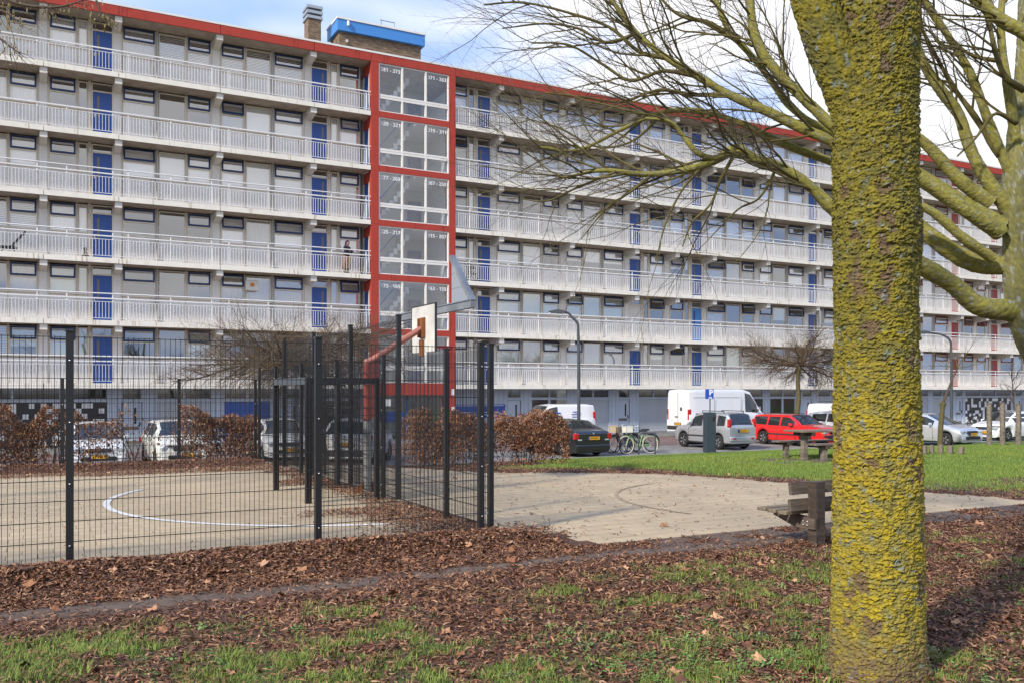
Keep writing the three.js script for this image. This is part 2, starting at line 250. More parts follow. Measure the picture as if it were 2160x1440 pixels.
// ---------------------------------------------------------------- paved courts: 30 cm slabs with open joints
reseed(11);
const slabTones = [0, 1, 2, 3, 4].map((k) => { const s = 0.90 + 0.05 * k; return mat(0.50 * s, 0.385 * s, 0.24 * s, 0.88, { map: T.concrete, bumpMap: T.noiseBump, bumpScale: 0.002 }); });
function slabCourt(name, label, inside, p0, p1, q0, q1, size) {
  const bed = new THREE.Group(); bed.name = name; tag(bed, label, undefined, undefined, 'structure'); scene.add(bed); bed.rotation.y = TH;
  const all = [];
  for (let r = 0, q = q0; q < q1; q += size, r++) for (let p = p0 + (r % 2) * size / 2; p < p1; p += size) {
    const cp = p + size / 2, cq = q + size / 2; if (!inside(cp, cq)) continue;
    const w = PQ(cp, cq), d = -w.z, px = 1080 + w.x * FOCAL / d; all.push({ cp, cq, big: px > -40 && px < 2200 && d > 1 ? size * FOCAL / d * (EYE / d) : 0 });
  }
  all.sort((a, b) => b.big - a.big);
  const g = box(size - 0.006, 0.05, size - 0.006), rest = slabTones.map(() => []);
  all.forEach((t, i) => {
    const y = 0.004 - 0.025 + (rnd() - 0.5) * 0.004 + groundY(t.cp, t.cq) * (t.cq > 12 && t.cp > 5 ? 1 : 0), k = Math.floor(clamp(fbm(t.cp * 0.8, t.cq * 0.8, 3, 0, 90) * 1.6 - 0.3 + (rnd() - 0.5) * 0.55) * 4.99);
    if (i < 300) { const m = new THREE.Mesh(g, slabTones[k]); m.name = 'paving_slab'; m.position.set(t.cp, y, -t.cq); bed.add(m); }
    else rest[k].push(g.clone().translate(t.cp, y, -t.cq));
  });
  rest.forEach((l, k) => l.length && part(bed, 'paving_slabs', mergeGeometries(l), slabTones[k], 'stuff'));
  return bed;
}
slabCourt('ball_court', 'sand coloured slab court inside the mesh fences', (p, q) => p < 5.1 && q > 9.72 && q < 22.4, -13, 5.2, 9.75, 22.5, 0.3);
slabCourt('paved_square', 'sand coloured paved square outside the court fence', (p, q) => p > 5.1 && q < squareFar(p) && !(p < 5.75 && q < 9.6), 5.15, 19.2, 8.62, 24.0, 0.3);
// three-point arc painted on the court
{
  const c = toPQ(-2.8, -15.5), r = 3.82, w = 0.10, s = new THREE.Shape();
  const g = new THREE.RingGeometry(r - w / 2, r + w / 2, 90, 1, 0, Math.PI * 2), pos = g.attributes.position, keep = [];
  const idx = g.index.array; for (let i = 0; i < idx.length; i += 3) { const mx = (pos.getX(idx[i]) + pos.getX(idx[i + 1]) + pos.getX(idx[i + 2])) / 3 + c[0]; const mq = (pos.getY(idx[i]) + pos.getY(idx[i + 1]) + pos.getY(idx[i + 2])) / 3 + c[1]; if (mx < 4.3 && mq < 17.2) keep.push(idx[i], idx[i + 1], idx[i + 2]); }
  g.setIndex(keep); g.rotateX(-Math.PI / 2); const o = structure('court_line', g, M.lineWhite, 'worn white arc painted on the court'); o.position.copy(PQ(c[0], c[1], 0.0115)); o.rotation.y = TH;
}

{ // a second arc, worn nearly away, on the square
  const [cp, cq] = toPQ(4.75, -14.9), r = 3.0, g = new THREE.RingGeometry(r - 0.03, r + 0.03, 60, 1, Math.PI * 0.74, Math.PI * 0.5); g.rotateX(-Math.PI / 2);
  const o = structure('court_line', g, mat(0.44, 0.345, 0.215, 0.9, { map: T.grime }), 'worn dull arc on the paved square'); o.position.copy(PQ(cp, cq, 0.0115)); o.rotation.y = 0;
}
// ---------------------------------------------------------------- the gallery flats
const S0 = 15.37, Q0 = 43.93, HS = 2.785, SB = (k) => 2.655 + HS * (k - 1), WALL = -1.2;
const flats = thing('apartment_building', 'long white seven-storey gallery flats with blue and red doors and a red roof edge', 'building', PQ(S0, Q0, PARK), TH);
const bays = [['B', -22.4, -17.95, 'wr'], ['S', -17.95, -14.95, 'dl'], ['S', -14.95, -11.95, 'dr'], ['B', -11.95, -7.55, 'wl'], ['B', -7.55, -3.05, 'wr'], ['S', -3.05, -0.12, 'dl'],
  ['S', 4.62, 7.45, 'dr'], ['B', 7.45, 12.05, 'wl'], ['B', 12.05, 16.6, 'wr'], ['S', 16.6, 19.65, 'dl'], ['S', 19.65, 22.6, 'dr'], ['B', 22.6, 27.1, 'wl'], ['B', 27.1, 31.6, 'wr'], ['S', 31.6, 34.6, 'dl'], ['S', 34.6, 37.6, 'dr'],
  ['B', 37.6, 42.1, 'wl'], ['B', 42.1, 46.7, 'wr'], ['S', 46.7, 49.7, 'dl'], ['S', 49.7, 52.7, 'dr'], ['B', 52.7, 57.2, 'wl'], ['B', 57.2, 61.7, 'wr']];
const columnsAt = [-17.95, -14.95, -11.95, -7.55, -3.05, 7.45, 12.05, 16.6, 19.65, 22.6, 27.1, 31.6, 34.6, 37.6, 42.1, 46.7, 49.7, 52.7, 57.2, 61.7];
const END_L = -22.4, END_R = 61.7, isRed = (s) => s > 40;
reseed(5);
const shared = new Map();
const once = (key, make) => { if (!shared.has(key)) shared.set(key, make()); return shared.get(key); };
const at = (o, x, y, z) => { o.position.set(x, y, z); return o; };

function curtainGeo(w, h) { return once(`cu${w.toFixed(2)}_${h.toFixed(2)}`, () => { const n = Math.max(6, Math.round(w / 0.05)), g = new THREE.PlaneGeometry(w, h, n, 1), ps = g.attributes.position; for (let i = 0; i < ps.count; i++) ps.setZ(i, 0.018 * Math.sin(ps.getX(i) * 46) + 0.01 * Math.sin(ps.getX(i) * 17 + 1)); g.computeVertexNormals(); return g; }); }
function blindGeo(w, h) { return once(`bl${w.toFixed(2)}_${h.toFixed(2)}`, () => new THREE.PlaneGeometry(w, h)); }
function slatGeo(w, h) { return once(`sl${w.toFixed(2)}_${h.toFixed(2)}`, () => { const l = []; for (let y = -h / 2 + 0.03; y < h / 2; y += 0.075) l.push(new THREE.PlaneGeometry(w, 0.05).rotateX(-0.5).translate(0, y, 0)); return mergeGeometries(l); }); }

// one window: cream frame with pane, and for the venting kind a coloured top-hung sash over a lower pane
function addWindow(k, x0, x1, vent, dress) {
  const f = SB(k) + 0.21, w = x1 - x0, cx = (x0 + x1) / 2, red = isRed(cx);
  const W = Math.round(w * 50) / 50, h = 1.27, fr = 0.045;
  const frame = once(`fr${W}${vent}`, () => merge([box(fr, h, 0.09, -W / 2 + fr / 2, h / 2, 0), box(fr, h, 0.09, W / 2 - fr / 2, h / 2, 0), box(W - 2 * fr, fr, 0.088, 0, fr / 2, 0), box(W - 2 * fr, fr, 0.088, 0, h - fr / 2, 0), box(W + 0.06, 0.03, 0.16, 0, -0.015, 0.05), ...(vent ? [box(W - 2 * fr, 0.06, 0.086, 0, 0.66, 0)] : [])]));
  const win = at(part(flats, 'window', frame, M.cream), cx, f + 1.24, WALL - 0.02);
  const lower = vent ? 0.585 : h - 2 * fr;
  at(part(win, 'pane', once(`pn${W}${vent}`, () => new THREE.PlaneGeometry(W - 2 * fr, lower)), M.glass), 0, fr + lower / 2, 0);
  if (vent) {
    const sw = W - 0.06, sh = 0.55, b = 0.075, open = rnd() < 0.22 ? rr(0.1, 0.32) : 0;
    const sash = part(win, 'vent_sash', once(`sa${W}`, () => merge([box(sw, b, 0.05, 0, -b / 2, 0), box(sw, b, 0.05, 0, -sh + b / 2, 0), box(b, sh - 2 * b, 0.05, -sw / 2 + b / 2, -sh / 2, 0), box(b, sh - 2 * b, 0.05, sw / 2 - b / 2, -sh / 2, 0)])), red ? M.maroon : M.navy);
    at(sash, 0, 1.255, 0.055); sash.rotation.x = -open;
    const sp = at(part(win, 'sash_pane', once(`sp${W}`, () => new THREE.PlaneGeometry(sw - 2 * b, sh - 2 * b).translate(0, -sh / 2, 0)), M.glass), 0, 1.255, 0.053); sp.rotation.x = -open;
    const gr = at(part(win, 'vent_grille', once(`gr${W}`, () => box(sw - 2 * b - 0.02, 0.075, 0.05, 0, -0.125, 0.012)), M.grille), 0, 1.255, 0.055); gr.rotation.x = -open;
  }
  if (dress && dress.kind !== 'none') {
    const ch = dress.drop ? h * dress.drop : h, geo = dress.kind === 'curtain' ? curtainGeo(W - 0.08, ch) : dress.kind === 'slats' ? slatGeo(W - 0.08, ch) : blindGeo(W - 0.08, ch);
    at(part(win, dress.kind === 'curtain' ? 'curtain' : 'blind', geo, dress.m), dress.shift || 0, h - ch / 2, -0.09);
  }
}
function addDoor(k, x0, x1, hinge) {
  const f = SB(k) + 0.21, w = x1 - x0, cx = (x0 + x1) / 2, W = Math.round(w * 50) / 50, red = isRed(cx);
  const special = k === 2 && Math.abs(cx - 17.1) < 0.6 ? 'white' : k === 2 && Math.abs(cx - 22.1) < 0.6 ? 'sky' : '';
  const leaf = at(part(flats, 'front_door', once(`dl${W}`, () => box(W, 2.1, 0.05, 0, 1.05, 0)), special === 'white' ? M.white : special === 'sky' ? M.skyblue : red ? M.doorRed : M.blue), cx, f + 0.02, WALL - 0.03);
  at(part(leaf, 'door_frame', once(`df${W}`, () => merge([box(0.06, 2.5, 0.1, -W / 2 - 0.03, 1.25, 0), box(0.06, 2.5, 0.1, W / 2 + 0.03, 1.25, 0), box(W, 0.06, 0.098, 0, 2.13, 0), box(W, 0.04, 0.098, 0, 2.48, 0)])), M.cream), 0, 0, 0.01);
  at(part(leaf, 'transom_pane', once(`dt${W}`, () => new THREE.PlaneGeometry(W, 0.3)), M.glass), 0, 2.31, 0);
  if (special !== 'white') at(part(leaf, 'door_glass', once('dg', () => box(0.1, 0.95, 0.012)), special ? M.navy : M.doorGlass), hinge * W * 0.22, 1.45, 0.027);
  at(part(leaf, 'handle', once('dh', () => merge([box(0.04, 0.16, 0.02), box(0.11, 0.025, 0.05, 0.03, 0.02, 0.02)])), M.rail), hinge * W * 0.42, 1.02, 0.035);
  const lampX = hinge > 0 ? x1 + 0.11 : x0 - 0.11;
  at(part(leaf, 'porch_light', once('dlp', () => box(0.08, 0.2, 0.07)), M.white), lampX - cx, 2.22, 0.09);
}
const panelGeo = (w) => once(`wp${w.toFixed(2)}`, () => { const l = [box(w, 1.24, 0.05, 0, 0.62, 0)]; for (let x = -w / 2 + 0.06; x < w / 2 - 0.04; x += 0.12) l.push(box(0.012, 1.12, 0.012, x, 0.6, 0.028)); return merge(l); });

function dressing(k) {                                 // what hangs in the windows, by storey
  const r = rnd();
  if (k === 4 && r < 0.55) return { kind: 'blind', m: M.blind };
  if (k <= 2) { if (r < 0.3) return { kind: 'blind', m: M.blindGreen, drop: pick([1, 1, 0.7]) }; if (r < 0.45) return { kind: 'curtain', m: M.curtainGrey }; if (r < 0.55) return { kind: 'slats', m: M.blind }; if (r < 0.62) return { kind: 'curtain', m: M.curtainBeige }; return { kind: 'none' }; }
  if (r < 0.36) return { kind: 'curtain', m: M.curtain }; if (r < 0.46) return { kind: 'curtain', m: M.curtainGrey }; if (r < 0.64) return { kind: 'blind', m: M.blind, drop: pick([1, 1, 0.6]) }; if (r < 0.72) return { kind: 'slats', m: M.blind };
  return { kind: 'none' };
}
for (let k = 1; k <= 6; k++) {
  const f = SB(k) + 0.21;
  let home = dressing(k), homeEnd = 'none';
  for (const [type, a, b, way] of bays) {
    const w = b - a, mir = (x0, x1) => way === 'wl' || way === 'dr' ? [a + x0, a + x1] : [b - x1, b - x0], sc = w / (type === 'B' ? 4.5 : 3.0);
    if (way !== homeEnd) { home = dressing(k); homeEnd = way; }
    const dress = () => (rnd() < 0.75 ? home : dressing(k));
    const put = (x0, x1, vent) => addWindow(k, ...mir(x0 * sc, x1 * sc), vent, dress());
    const post = (x0, x1, name = 'wall_strip', m = M.cream) => { const [c0, c1] = mir(x0 * sc, x1 * sc); part(flats, name, span(c0, c1, f, SB(k + 1), WALL - 0.09, WALL - 0.005), m); };
    const panel = (x0, x1) => { const [c0, c1] = mir(x0 * sc, x1 * sc); at(part(flats, 'spandrel_panel', panelGeo(Math.round((c1 - c0) * 20) / 20 - 0.01), M.panel), (c0 + c1) / 2, f, WALL - 0.045); };
    if (type === 'B') {
      put(0.25, 1.70, true); put(1.86, 3.08, false); put(3.16, 4.26, true); post(0.17, 0.24); post(1.71, 1.85); post(3.09, 3.15); post(4.27, 4.34);
      panel(0.25, 1.70); panel(1.86, 3.08); panel(3.16, 4.26);
      const [g0] = mir(1.78 * sc, 1.78 * sc); part(flats, 'downpipe', cyl(0.04, 0.04, SB(k + 1) - f, 8, g0, f, WALL + 0.06), M.gutter);
    } else {
      put(0.24, 1.32, true); put(1.40, 1.79, false); post(0.17, 0.23); post(1.33, 1.39); post(1.80, 1.93); panel(0.24, 1.32); panel(1.40, 1.79);
      addDoor(k, ...mir(2.0 * sc, 2.80 * sc), way === 'dr' ? -1 : 1);
    }
    // gallery floor, edge and rail of this bay
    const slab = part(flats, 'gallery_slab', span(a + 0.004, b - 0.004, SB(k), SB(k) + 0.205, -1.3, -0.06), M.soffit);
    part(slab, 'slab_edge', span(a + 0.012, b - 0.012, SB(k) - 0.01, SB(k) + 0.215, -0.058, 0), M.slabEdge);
    const rails = [beam([a, f + 0.98, -0.05], [b, f + 0.98, -0.05], 0.05, 0.055), beam([a, f + 0.83, -0.05], [b, f + 0.83, -0.05], 0.022, 0.022), beam([a, f + 0.1, -0.05], [b, f + 0.1, -0.05], 0.022, 0.022)];
    const railing = part(flats, 'railing', rails, M.rail);
    if (k <= 4) part(railing, 'handrail', [bar([a, f + 1.2, -0.05], [b, f + 1.2, -0.05], 0.028, 8)], M.rail);
    const bl = []; for (let x = a + 0.066; x < b; x += 0.133) bl.push(box(0.02, 0.71, 0.02, x, f + 0.465, -0.05));
    part(railing, 'balusters', bl, M.rail, 'stuff');
    const np = type === 'B' ? [0.4, 2.25, 4.1] : [0.9, 2.75]; for (const x of np) part(railing, 'railing_post', span(a + x * sc - 0.025, a + x * sc + 0.025, SB(k) + 0.12, f + (k <= 4 ? 1.18 : 0.97), -0.085, -0.055), M.rail);
  }
  // room shells behind the windows
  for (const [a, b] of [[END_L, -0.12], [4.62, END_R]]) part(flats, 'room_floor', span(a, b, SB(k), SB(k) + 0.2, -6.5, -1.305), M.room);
}
for (const s of columnsAt) for (let k = 1; k <= 6; k++) {
  const f = SB(k) + 0.21, top = SB(k + 1);
  const c = part(flats, 'column', span(s - 0.165, s + 0.165, f, top, WALL - 0.2, WALL + 0.02), M.white);
  // cantilever bracket, deeper at the wall
  const g = plate([[-0.10, 0], [WALL + 0.02, 0], [WALL + 0.02, -0.40], [-0.10, -0.27]], 0.30); g.rotateY(-Math.PI / 2).translate(s + 0.15, top - 0.003, 0);
  part(c, 'bracket', g, M.beam);
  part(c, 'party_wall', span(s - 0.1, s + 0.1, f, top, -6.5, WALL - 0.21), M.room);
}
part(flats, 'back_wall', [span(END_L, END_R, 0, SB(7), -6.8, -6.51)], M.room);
part(flats, 'end_wall', [span(END_R, END_R + 0.3, 0, SB(7) + 0.4, -6.8, 0)], M.brick);
part(flats, 'end_wall', [span(END_L - 0.3, END_L, 0, SB(7) + 0.4, -6.8, 0)], M.brick);
// roof with red edge in lengths
for (const [, a, b] of [...bays, ['T', -0.12, 4.62]]) {
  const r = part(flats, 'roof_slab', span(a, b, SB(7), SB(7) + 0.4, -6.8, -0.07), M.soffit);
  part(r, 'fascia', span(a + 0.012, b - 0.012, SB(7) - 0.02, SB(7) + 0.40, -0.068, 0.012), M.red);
  part(r, 'roof_trim', span(a, b, SB(7) + 0.404, SB(7) + 0.50, -0.35, 0.03), M.white);
}
// rooftop plant room and chimneys
{
  const y = SB(7) + 0.405, pr = part(flats, 'plant_room', span(-1.15, 3.45, y, y + 2.35, -3.6, -2.05), M.brick);
  part(pr, 'plant_room_fascia', span(-1.3, 3.62, y + 1.62, y + 2.2, -3.75, -1.85), M.skyblue); part(pr, 'plant_room_trim', span(-1.34, 3.66, y + 2.203, y + 2.30, -3.8, -1.8), M.white);
  part(pr, 'security_light', [cyl(0.07, 0.07, 0.24, 12, -0.75, y + 1.88, -1.76)], M.signWhite); part(pr, 'wall_lamp', [box(0.1, 0.14, 0.1, -0.75, y + 1.15, -1.99)], M.grille);
  part(pr, 'roof_rail', [bar([1.25, y + 2.3, -2.3], [1.25, y + 2.8, -2.3], 0.02, 6), bar([2.0, y + 2.3, -2.3], [2.0, y + 2.8, -2.3], 0.02, 6), bar([1.2, y + 2.75, -2.3], [2.02, y + 2.75, -2.3], 0.02, 6)], M.steel);
  for (const [cx, cz, top] of [[-2.25, -3.2, 3.05], [3.15, -4.3, 2.75]]) {
    const ch = part(flats, 'chimney', span(cx - 0.34, cx + 0.34, y, y + top - 0.75, cz - 0.4, cz + 0.4), M.brick), c0 = y + top - 0.75;
    part(ch, 'chimney_core', span(cx - 0.3, cx + 0.3, c0, c0 + 0.7, cz - 0.36, cz + 0.36), M.zincDark);
    for (let i = 0; i < 3; i++) part(ch, 'louvre', span(cx - 0.42, cx + 0.42, c0 + 0.02 + i * 0.27, c0 + 0.17 + i * 0.27, cz - 0.48, cz + 0.48), M.zinc);
  }
}
// ---------------------------------------------------------------- ground floor: stores, shutters, doors and mosaic panels
{
  const z = WALL + 0.05, top = SB(1), head = 2.02, lintel = 2.12;
  const wallRun = (a, b) => { part(flats, 'storage_wall', span(a, b, 0, top, z - 0.2, z), M.store); for (let x = a + 0.15; x < b - 0.05; x += 0.3) part(flats, 'cladding_rib', span(x, x + 0.02, 0.05, top - 0.05, z + 0.001, z + 0.012), M.storeDark); };
  const lights = (a, b, n) => { const w = (b - a) / n; for (let i = 0; i < n; i++) { const x0 = a + i * w + 0.05, x1 = a + (i + 1) * w - 0.05, fr = part(flats, 'transom_window', [span(x0, x1, lintel, lintel + 0.05, z - 0.12, z - 0.02), span(x0, x1, top - 0.05, top, z - 0.12, z - 0.02), span(x0 - 0.05, x0, lintel, top, z - 0.12, z - 0.02), span(x1, x1 + 0.05, lintel, top, z - 0.12, z - 0.02)], M.store); at(part(fr, 'pane', new THREE.PlaneGeometry(x1 - x0, top - lintel - 0.1), M.glassTint), (x0 + x1) / 2, (lintel + top) / 2, z - 0.07); } part(flats, 'lintel', span(a, b, head, lintel - 0.002, z - 0.14, z + 0.01), M.store); part(flats, 'store_back', span(a, b, 0, top, -4.6, -4.5), M.room); };
  const shutter = (a, b) => { lights(a, b, 2); const l = []; for (let y = 0.03; y < head - 0.02; y += 0.09) l.push(box(b - a, 0.082, 0.03, (a + b) / 2, y + 0.045, z - 0.08)); const s = part(flats, 'roller_shutter', l, M.shutter); part(s, 'guide_rail', [span(a, a + 0.04, 0, head, z - 0.1, z - 0.02), span(b - 0.04, b, 0, head, z - 0.1, z - 0.02)], M.store); part(s, 'shutter_backing', span(a, b, 0, head, z - 0.2, z - 0.12), M.storeDark); };
  const storeDoor = (a, b) => { lights(a, b, 1); const d = part(flats, 'storage_door', span(a + 0.04, b - 0.04, 0.02, head - 0.02, z - 0.11, z - 0.05), M.store); part(d, 'door_glass', span(a + (b - a) * 0.6, a + (b - a) * 0.6 + 0.1, 1.0, 1.75, z - 0.055, z - 0.045), M.dark); part(d, 'letter_plate', span(a + 0.08, b - 0.18, 0.72, 0.88, z - 0.052, z - 0.042), M.bronze); part(d, 'kick_plate', span(a + 0.08, b - 0.1, 0.05, 0.22, z - 0.052, z - 0.042), M.bronze); part(d, 'handle', box(0.04, 0.2, 0.06, b - 0.12, 0.98, z - 0.04), M.dark); };
  const glazed = (a, b, sill, n) => { lights(a, b, n); const w = (b - a) / n; for (let i = 0; i < n; i++) { const x0 = a + i * w, x1 = x0 + w, fr = part(flats, 'shop_window', [span(x0, x0 + 0.07, sill, head, z - 0.12, z - 0.02), span(x1 - 0.07, x1, sill, head, z - 0.12, z - 0.02), span(x0 + 0.07, x1 - 0.07, sill, sill + 0.07, z - 0.12, z - 0.02)], M.store); at(part(fr, 'pane', new THREE.PlaneGeometry(w - 0.14, head - sill - 0.07), M.glassTint), (x0 + x1) / 2, (head + sill + 0.07) / 2, z - 0.07); } if (sill > 0) part(flats, 'storage_wall', span(a, b, 0, sill, z - 0.2, z - 0.01), M.store); };
  const mosaic = (a, b, y0, pattern) => {
    lights(a, b, Math.max(2, Math.round((b - a) / 1.9))); const m = part(flats, 'mosaic_panel', span(a, b, 0, head, z - 0.2, z - 0.02), M.tileBlack), t = 0.235, nx = Math.floor((b - a) / t), ny = 8, gW = once('tw', () => box(t - 0.01, t - 0.01, 0.012)), gB = once('tb', () => box(t - 0.008, t - 0.008, 0.008));
    for (let j = 0; j < ny; j++) for (let i = 0; i < nx; i++) { const on = pattern(i, j); if (on) at(part(m, 'white_tile', gW, M.tileWhite), a + t * (i + 0.5) + 0.03, y0 - t * (j + 0.5), z - 0.014); else if (j < 7) at(part(m, 'black_tile', gB, M.tileBlack), a + t * (i + 0.5) + 0.03, y0 - t * (j + 0.5), z - 0.016); }
  };
  const rows = [[1, 4, 6, 9, 14, 18, 22, 27], [-1, 2, 7, 11, 15, 16, 20, 24], [0, 3, 8, 12, 17, 19, 23, 26], [2, 10, 13, 18, 21, 25], [5, 9, 14, 20, 24], [1, 6, 12, 17, 22], [3, 11, 15, 19, 26], [0, 8, 13, 21]];
  const runs = [['m', -21.9, -12.35], ['d', -11.75, -10.85], ['s', -10.25, -7.75], ['s', -7.2, -4.9], ['d', -4.3, -3.45], ['g', -2.9, -0.3, 0.5, 2],
    ['d', 8.35, 9.25], ['g', 9.9, 12.35, 0, 2], ['s', 13.0, 15.3], ['d', 15.95, 16.8], ['s', 17.45, 19.75], ['s', 20.4, 22.9], ['m', 23.4, 27.6], ['g', 28.2, 30.6, 0, 2], ['d', 31.2, 32.1], ['s', 32.7, 35.2], ['s', 35.8, 38.3], ['g', 38.9, 41.5, 0.6, 2], ['s', 42.1, 44.2], ['s', 44.7, 46.9], ['d', 47.4, 48.2], ['m', 48.5, 54.2], ['d', 54.8, 55.7], ['s', 56.3, 58.6], ['s', 59.1, 61.4]];
  let x = END_L;
  for (const [t, a, b, ...r] of runs) {
    if (x < -0.15 && a > 4) { wallRun(x, -0.15); x = 4.65; }
    wallRun(x, a); x = b;
    if (t === 's') shutter(a, b); else if (t === 'd') storeDoor(a, b); else if (t === 'g') glazed(a, b, ...r);
    else mosaic(a, b, head - 0.05, (i, j) => rows[(j + (a > 0 ? 3 : 0)) % 8].includes((i + (a > 40 ? 2 : 0)) % 28) || hash(i, j, Math.round(a)) > 0.86);
  }
  wallRun(x, END_R);
  // the numbered glazed door and the blue store fronts by the stair tower
  const n49 = letters('49', 0.26, 0.01); n49.translate(10.28, 1.0, z - 0.06); part(flats, 'house_number', n49, M.dark);
  for (const [a, b] of [[-7.2, -4.9]]) part(flats, 'blue_shutter', span(a + 0.03, b - 0.03, 0.02, 2.0, z - 0.06, z - 0.03), M.blue);
  part(flats, 'tenant_board', span(4.72, 8.2, 1.05, 1.78, z + 0.012, z + 0.05), M.blue); part(flats, 'tenant_board_text', [span(4.8, 7.8, 1.32, 1.36, z + 0.05, z + 0.056), span(5.0, 7.5, 1.20, 1.23, z + 0.05, z + 0.056), span(4.8, 8.1, 1.70, 1.73, z + 0.05, z + 0.056)], M.tileWhite);
}

// ---------------------------------------------------------------- stair tower with red frame and numbered glazing
const tower = thing('stair_tower', 'glazed stair tower with red frame and white house numbers between the galleries', 'stair tower', PQ(S0, Q0, PARK), TH);
{
  const nums = { 6: ['381 - 373', '371 - 363'], 5: ['329 - 321', '319 - 311'], 4: ['277 - 269', '267 - 259'], 3: ['225 - 217', '215 - 207'], 2: ['173 - 165', '163 - 155'] };
  for (let k = 0; k <= 6; k++) { const y0 = k ? SB(k) + 0.05 : 0, y1 = k < 6 ? SB(k + 1) + 0.045 : SB(7) - 0.022; for (const [a, b] of [[-0.11, 0.30], [4.24, 4.61]]) part(tower, 'pilaster', span(a, b, y0, y1, -0.3, 0.004), M.red); }
  for (const a of [-0.11, 4.5]) for (let k = 1; k <= 6; k++) { part(tower, 'side_lintel', span(a, a + 0.11, SB(k + 1) - 0.55, SB(k + 1) - 0.025, WALL, -0.301), M.red); const d = part(tower, 'side_door', span(a + 0.02, a + 0.07, SB(k) + 0.22, SB(k) + 2.2, WALL + 0.08, -0.42), M.blue); part(d, 'side_door_frame', [span(a, a + 0.1, SB(k) + 0.21, SB(k + 1) - 0.552, WALL, WALL + 0.075), span(a, a + 0.1, SB(k) + 0.21, SB(k + 1) - 0.552, -0.415, -0.305)], M.cream); }
  const xs = [0.32, 1.60, 2.92, 4.22];
  for (let k = 1; k <= 6; k++) {
    const y0 = SB(k) + 0.28, y1 = SB(k + 1) - 0.03, mid = y0 + 0.66;
    part(tower, 'spandrel', span(0.302, 4.238, SB(k) - 0.03, SB(k) + 0.278, -0.2, -0.002), M.red);
    const fr = part(tower, 'window_frame', [span(0.3, 4.24, y0, y0 + 0.05, -0.16, -0.04), span(0.3, 4.24, y1 - 0.06, y1, -0.16, -0.04), span(0.3, 4.24, mid, mid + 0.11, -0.15, -0.035), span(0.3, 4.24, mid + 0.125, mid + 0.23, -0.15, -0.035), ...xs.map((x) => span(x - 0.045, x + 0.045, y0 + 0.05, y1 - 0.06, -0.158, -0.03))], M.white);
    for (let i = 0; i < 3; i++) {
      const x0 = xs[i] + 0.045, x1 = xs[i + 1] - 0.045, w = x1 - x0;
      at(part(tower, 'lower_pane', new THREE.PlaneGeometry(w, mid - y0 - 0.05), M.glassTint), (x0 + x1) / 2, (mid + y0 + 0.05) / 2, -0.1);
      const up = at(part(tower, 'upper_pane', new THREE.PlaneGeometry(w, y1 - 0.06 - mid - 0.23), M.glassTint), (x0 + x1) / 2, (y1 - 0.06 + mid + 0.23) / 2, -0.1);
      if (nums[k] && i !== 1) { const s = nums[k][i ? 1 : 0], g = letters(s, 0.19, 0.004), bw = g.boundingBox.max.x; g.scale(1.08 / bw, 1, 1); g.translate(-0.54, (y1 - 0.06 - mid - 0.23) / 2 - 0.31, 0.004); part(up, 'house_numbers', g, M.signWhite); }
    }
    // landing, flight and back wall inside
    part(tower, 'landing', span(2.6, 4.5, SB(k) + 0.02, SB(k) + 0.2, -3.7, -0.21), M.stairWall);
    const st = []; for (let i = 0; i < 9; i++) st.push(box(0.22, 0.3, 0.9, 0.5 + i * 0.22, SB(k) + 0.35 + i * 0.29 * 0.9, -1.5)); part(tower, 'stair_flight', st, M.stairWall);
    part(tower, 'stair_rail', [bar([0.5, SB(k) + 1.3, -0.95], [2.4, SB(k + 1) + 0.8, -0.95], 0.03, 6), bar([0.35, SB(k) + 1.15, -0.5], [4.2, SB(k) + 1.15, -0.5], 0.02, 6)], M.blue);
    const ld = part(tower, 'landing_door', span(3.35, 4.15, SB(k) + 0.2, SB(k) + 2.2, -3.75, -3.7), M.blue); part(ld, 'landing_door_glass', span(3.5, 3.98, SB(k) + 1.0, SB(k) + 2.05, -3.699, -3.69), M.glassTint);
    if (k === 3) part(tower, 'parked_wheels', [new THREE.TorusGeometry(0.28, 0.02, 6, 20).translate(1.9, SB(k) + 0.5, -0.6)], M.blue);
  }
  part(tower, 'tower_back_wall', span(-0.1, 4.6, 0, SB(7), -4.0, -3.8), M.stairWall);
  part(tower, 'tower_side_wall', span(-0.1, 0.0, 0, SB(7) - 0.55, -3.79, WALL - 0.01), M.stairWall); part(tower, 'tower_side_wall', span(4.5, 4.6, 0, SB(7) - 0.55, -3.79, WALL - 0.01), M.stairWall);
  part(tower, 'ground_spandrel', span(0.302, 4.238, SB(1) - 0.34, SB(1) - 0.032, -0.2, -0.004), M.red);
  const porch = part(tower, 'entrance_frame', [span(0.302, 0.42, 0, SB(1) - 0.342, -0.6, -0.5), span(2.0, 2.12, 0, SB(1) - 0.342, -0.6, -0.5), span(4.12, 4.238, 0, SB(1) - 0.342, -0.6, -0.5)], M.blue);
  part(porch, 'entrance_pane', span(0.43, 1.99, 0.75, 2.2, -0.57, -0.55), M.glassTint); part(porch, 'notice_board', span(0.5, 1.9, 0.9, 1.45, -0.52, -0.49), M.blue); part(porch, 'entrance_door', span(2.13, 4.1, 0.02, 2.25, -0.57, -0.55), M.glassTint);
  part(tower, 'house_sign', span(0.55, 0.95, 1.75, 2.1, 0.0, 0.02), M.signWhite);
  part(tower, 'house_plaque', [span(4.36, 4.52, SB(1) - 0.35, SB(1) - 0.02, 0.006, 0.02), span(4.36, 4.56, 1.5, 1.68, 0.006, 0.02)], M.signWhite);
}
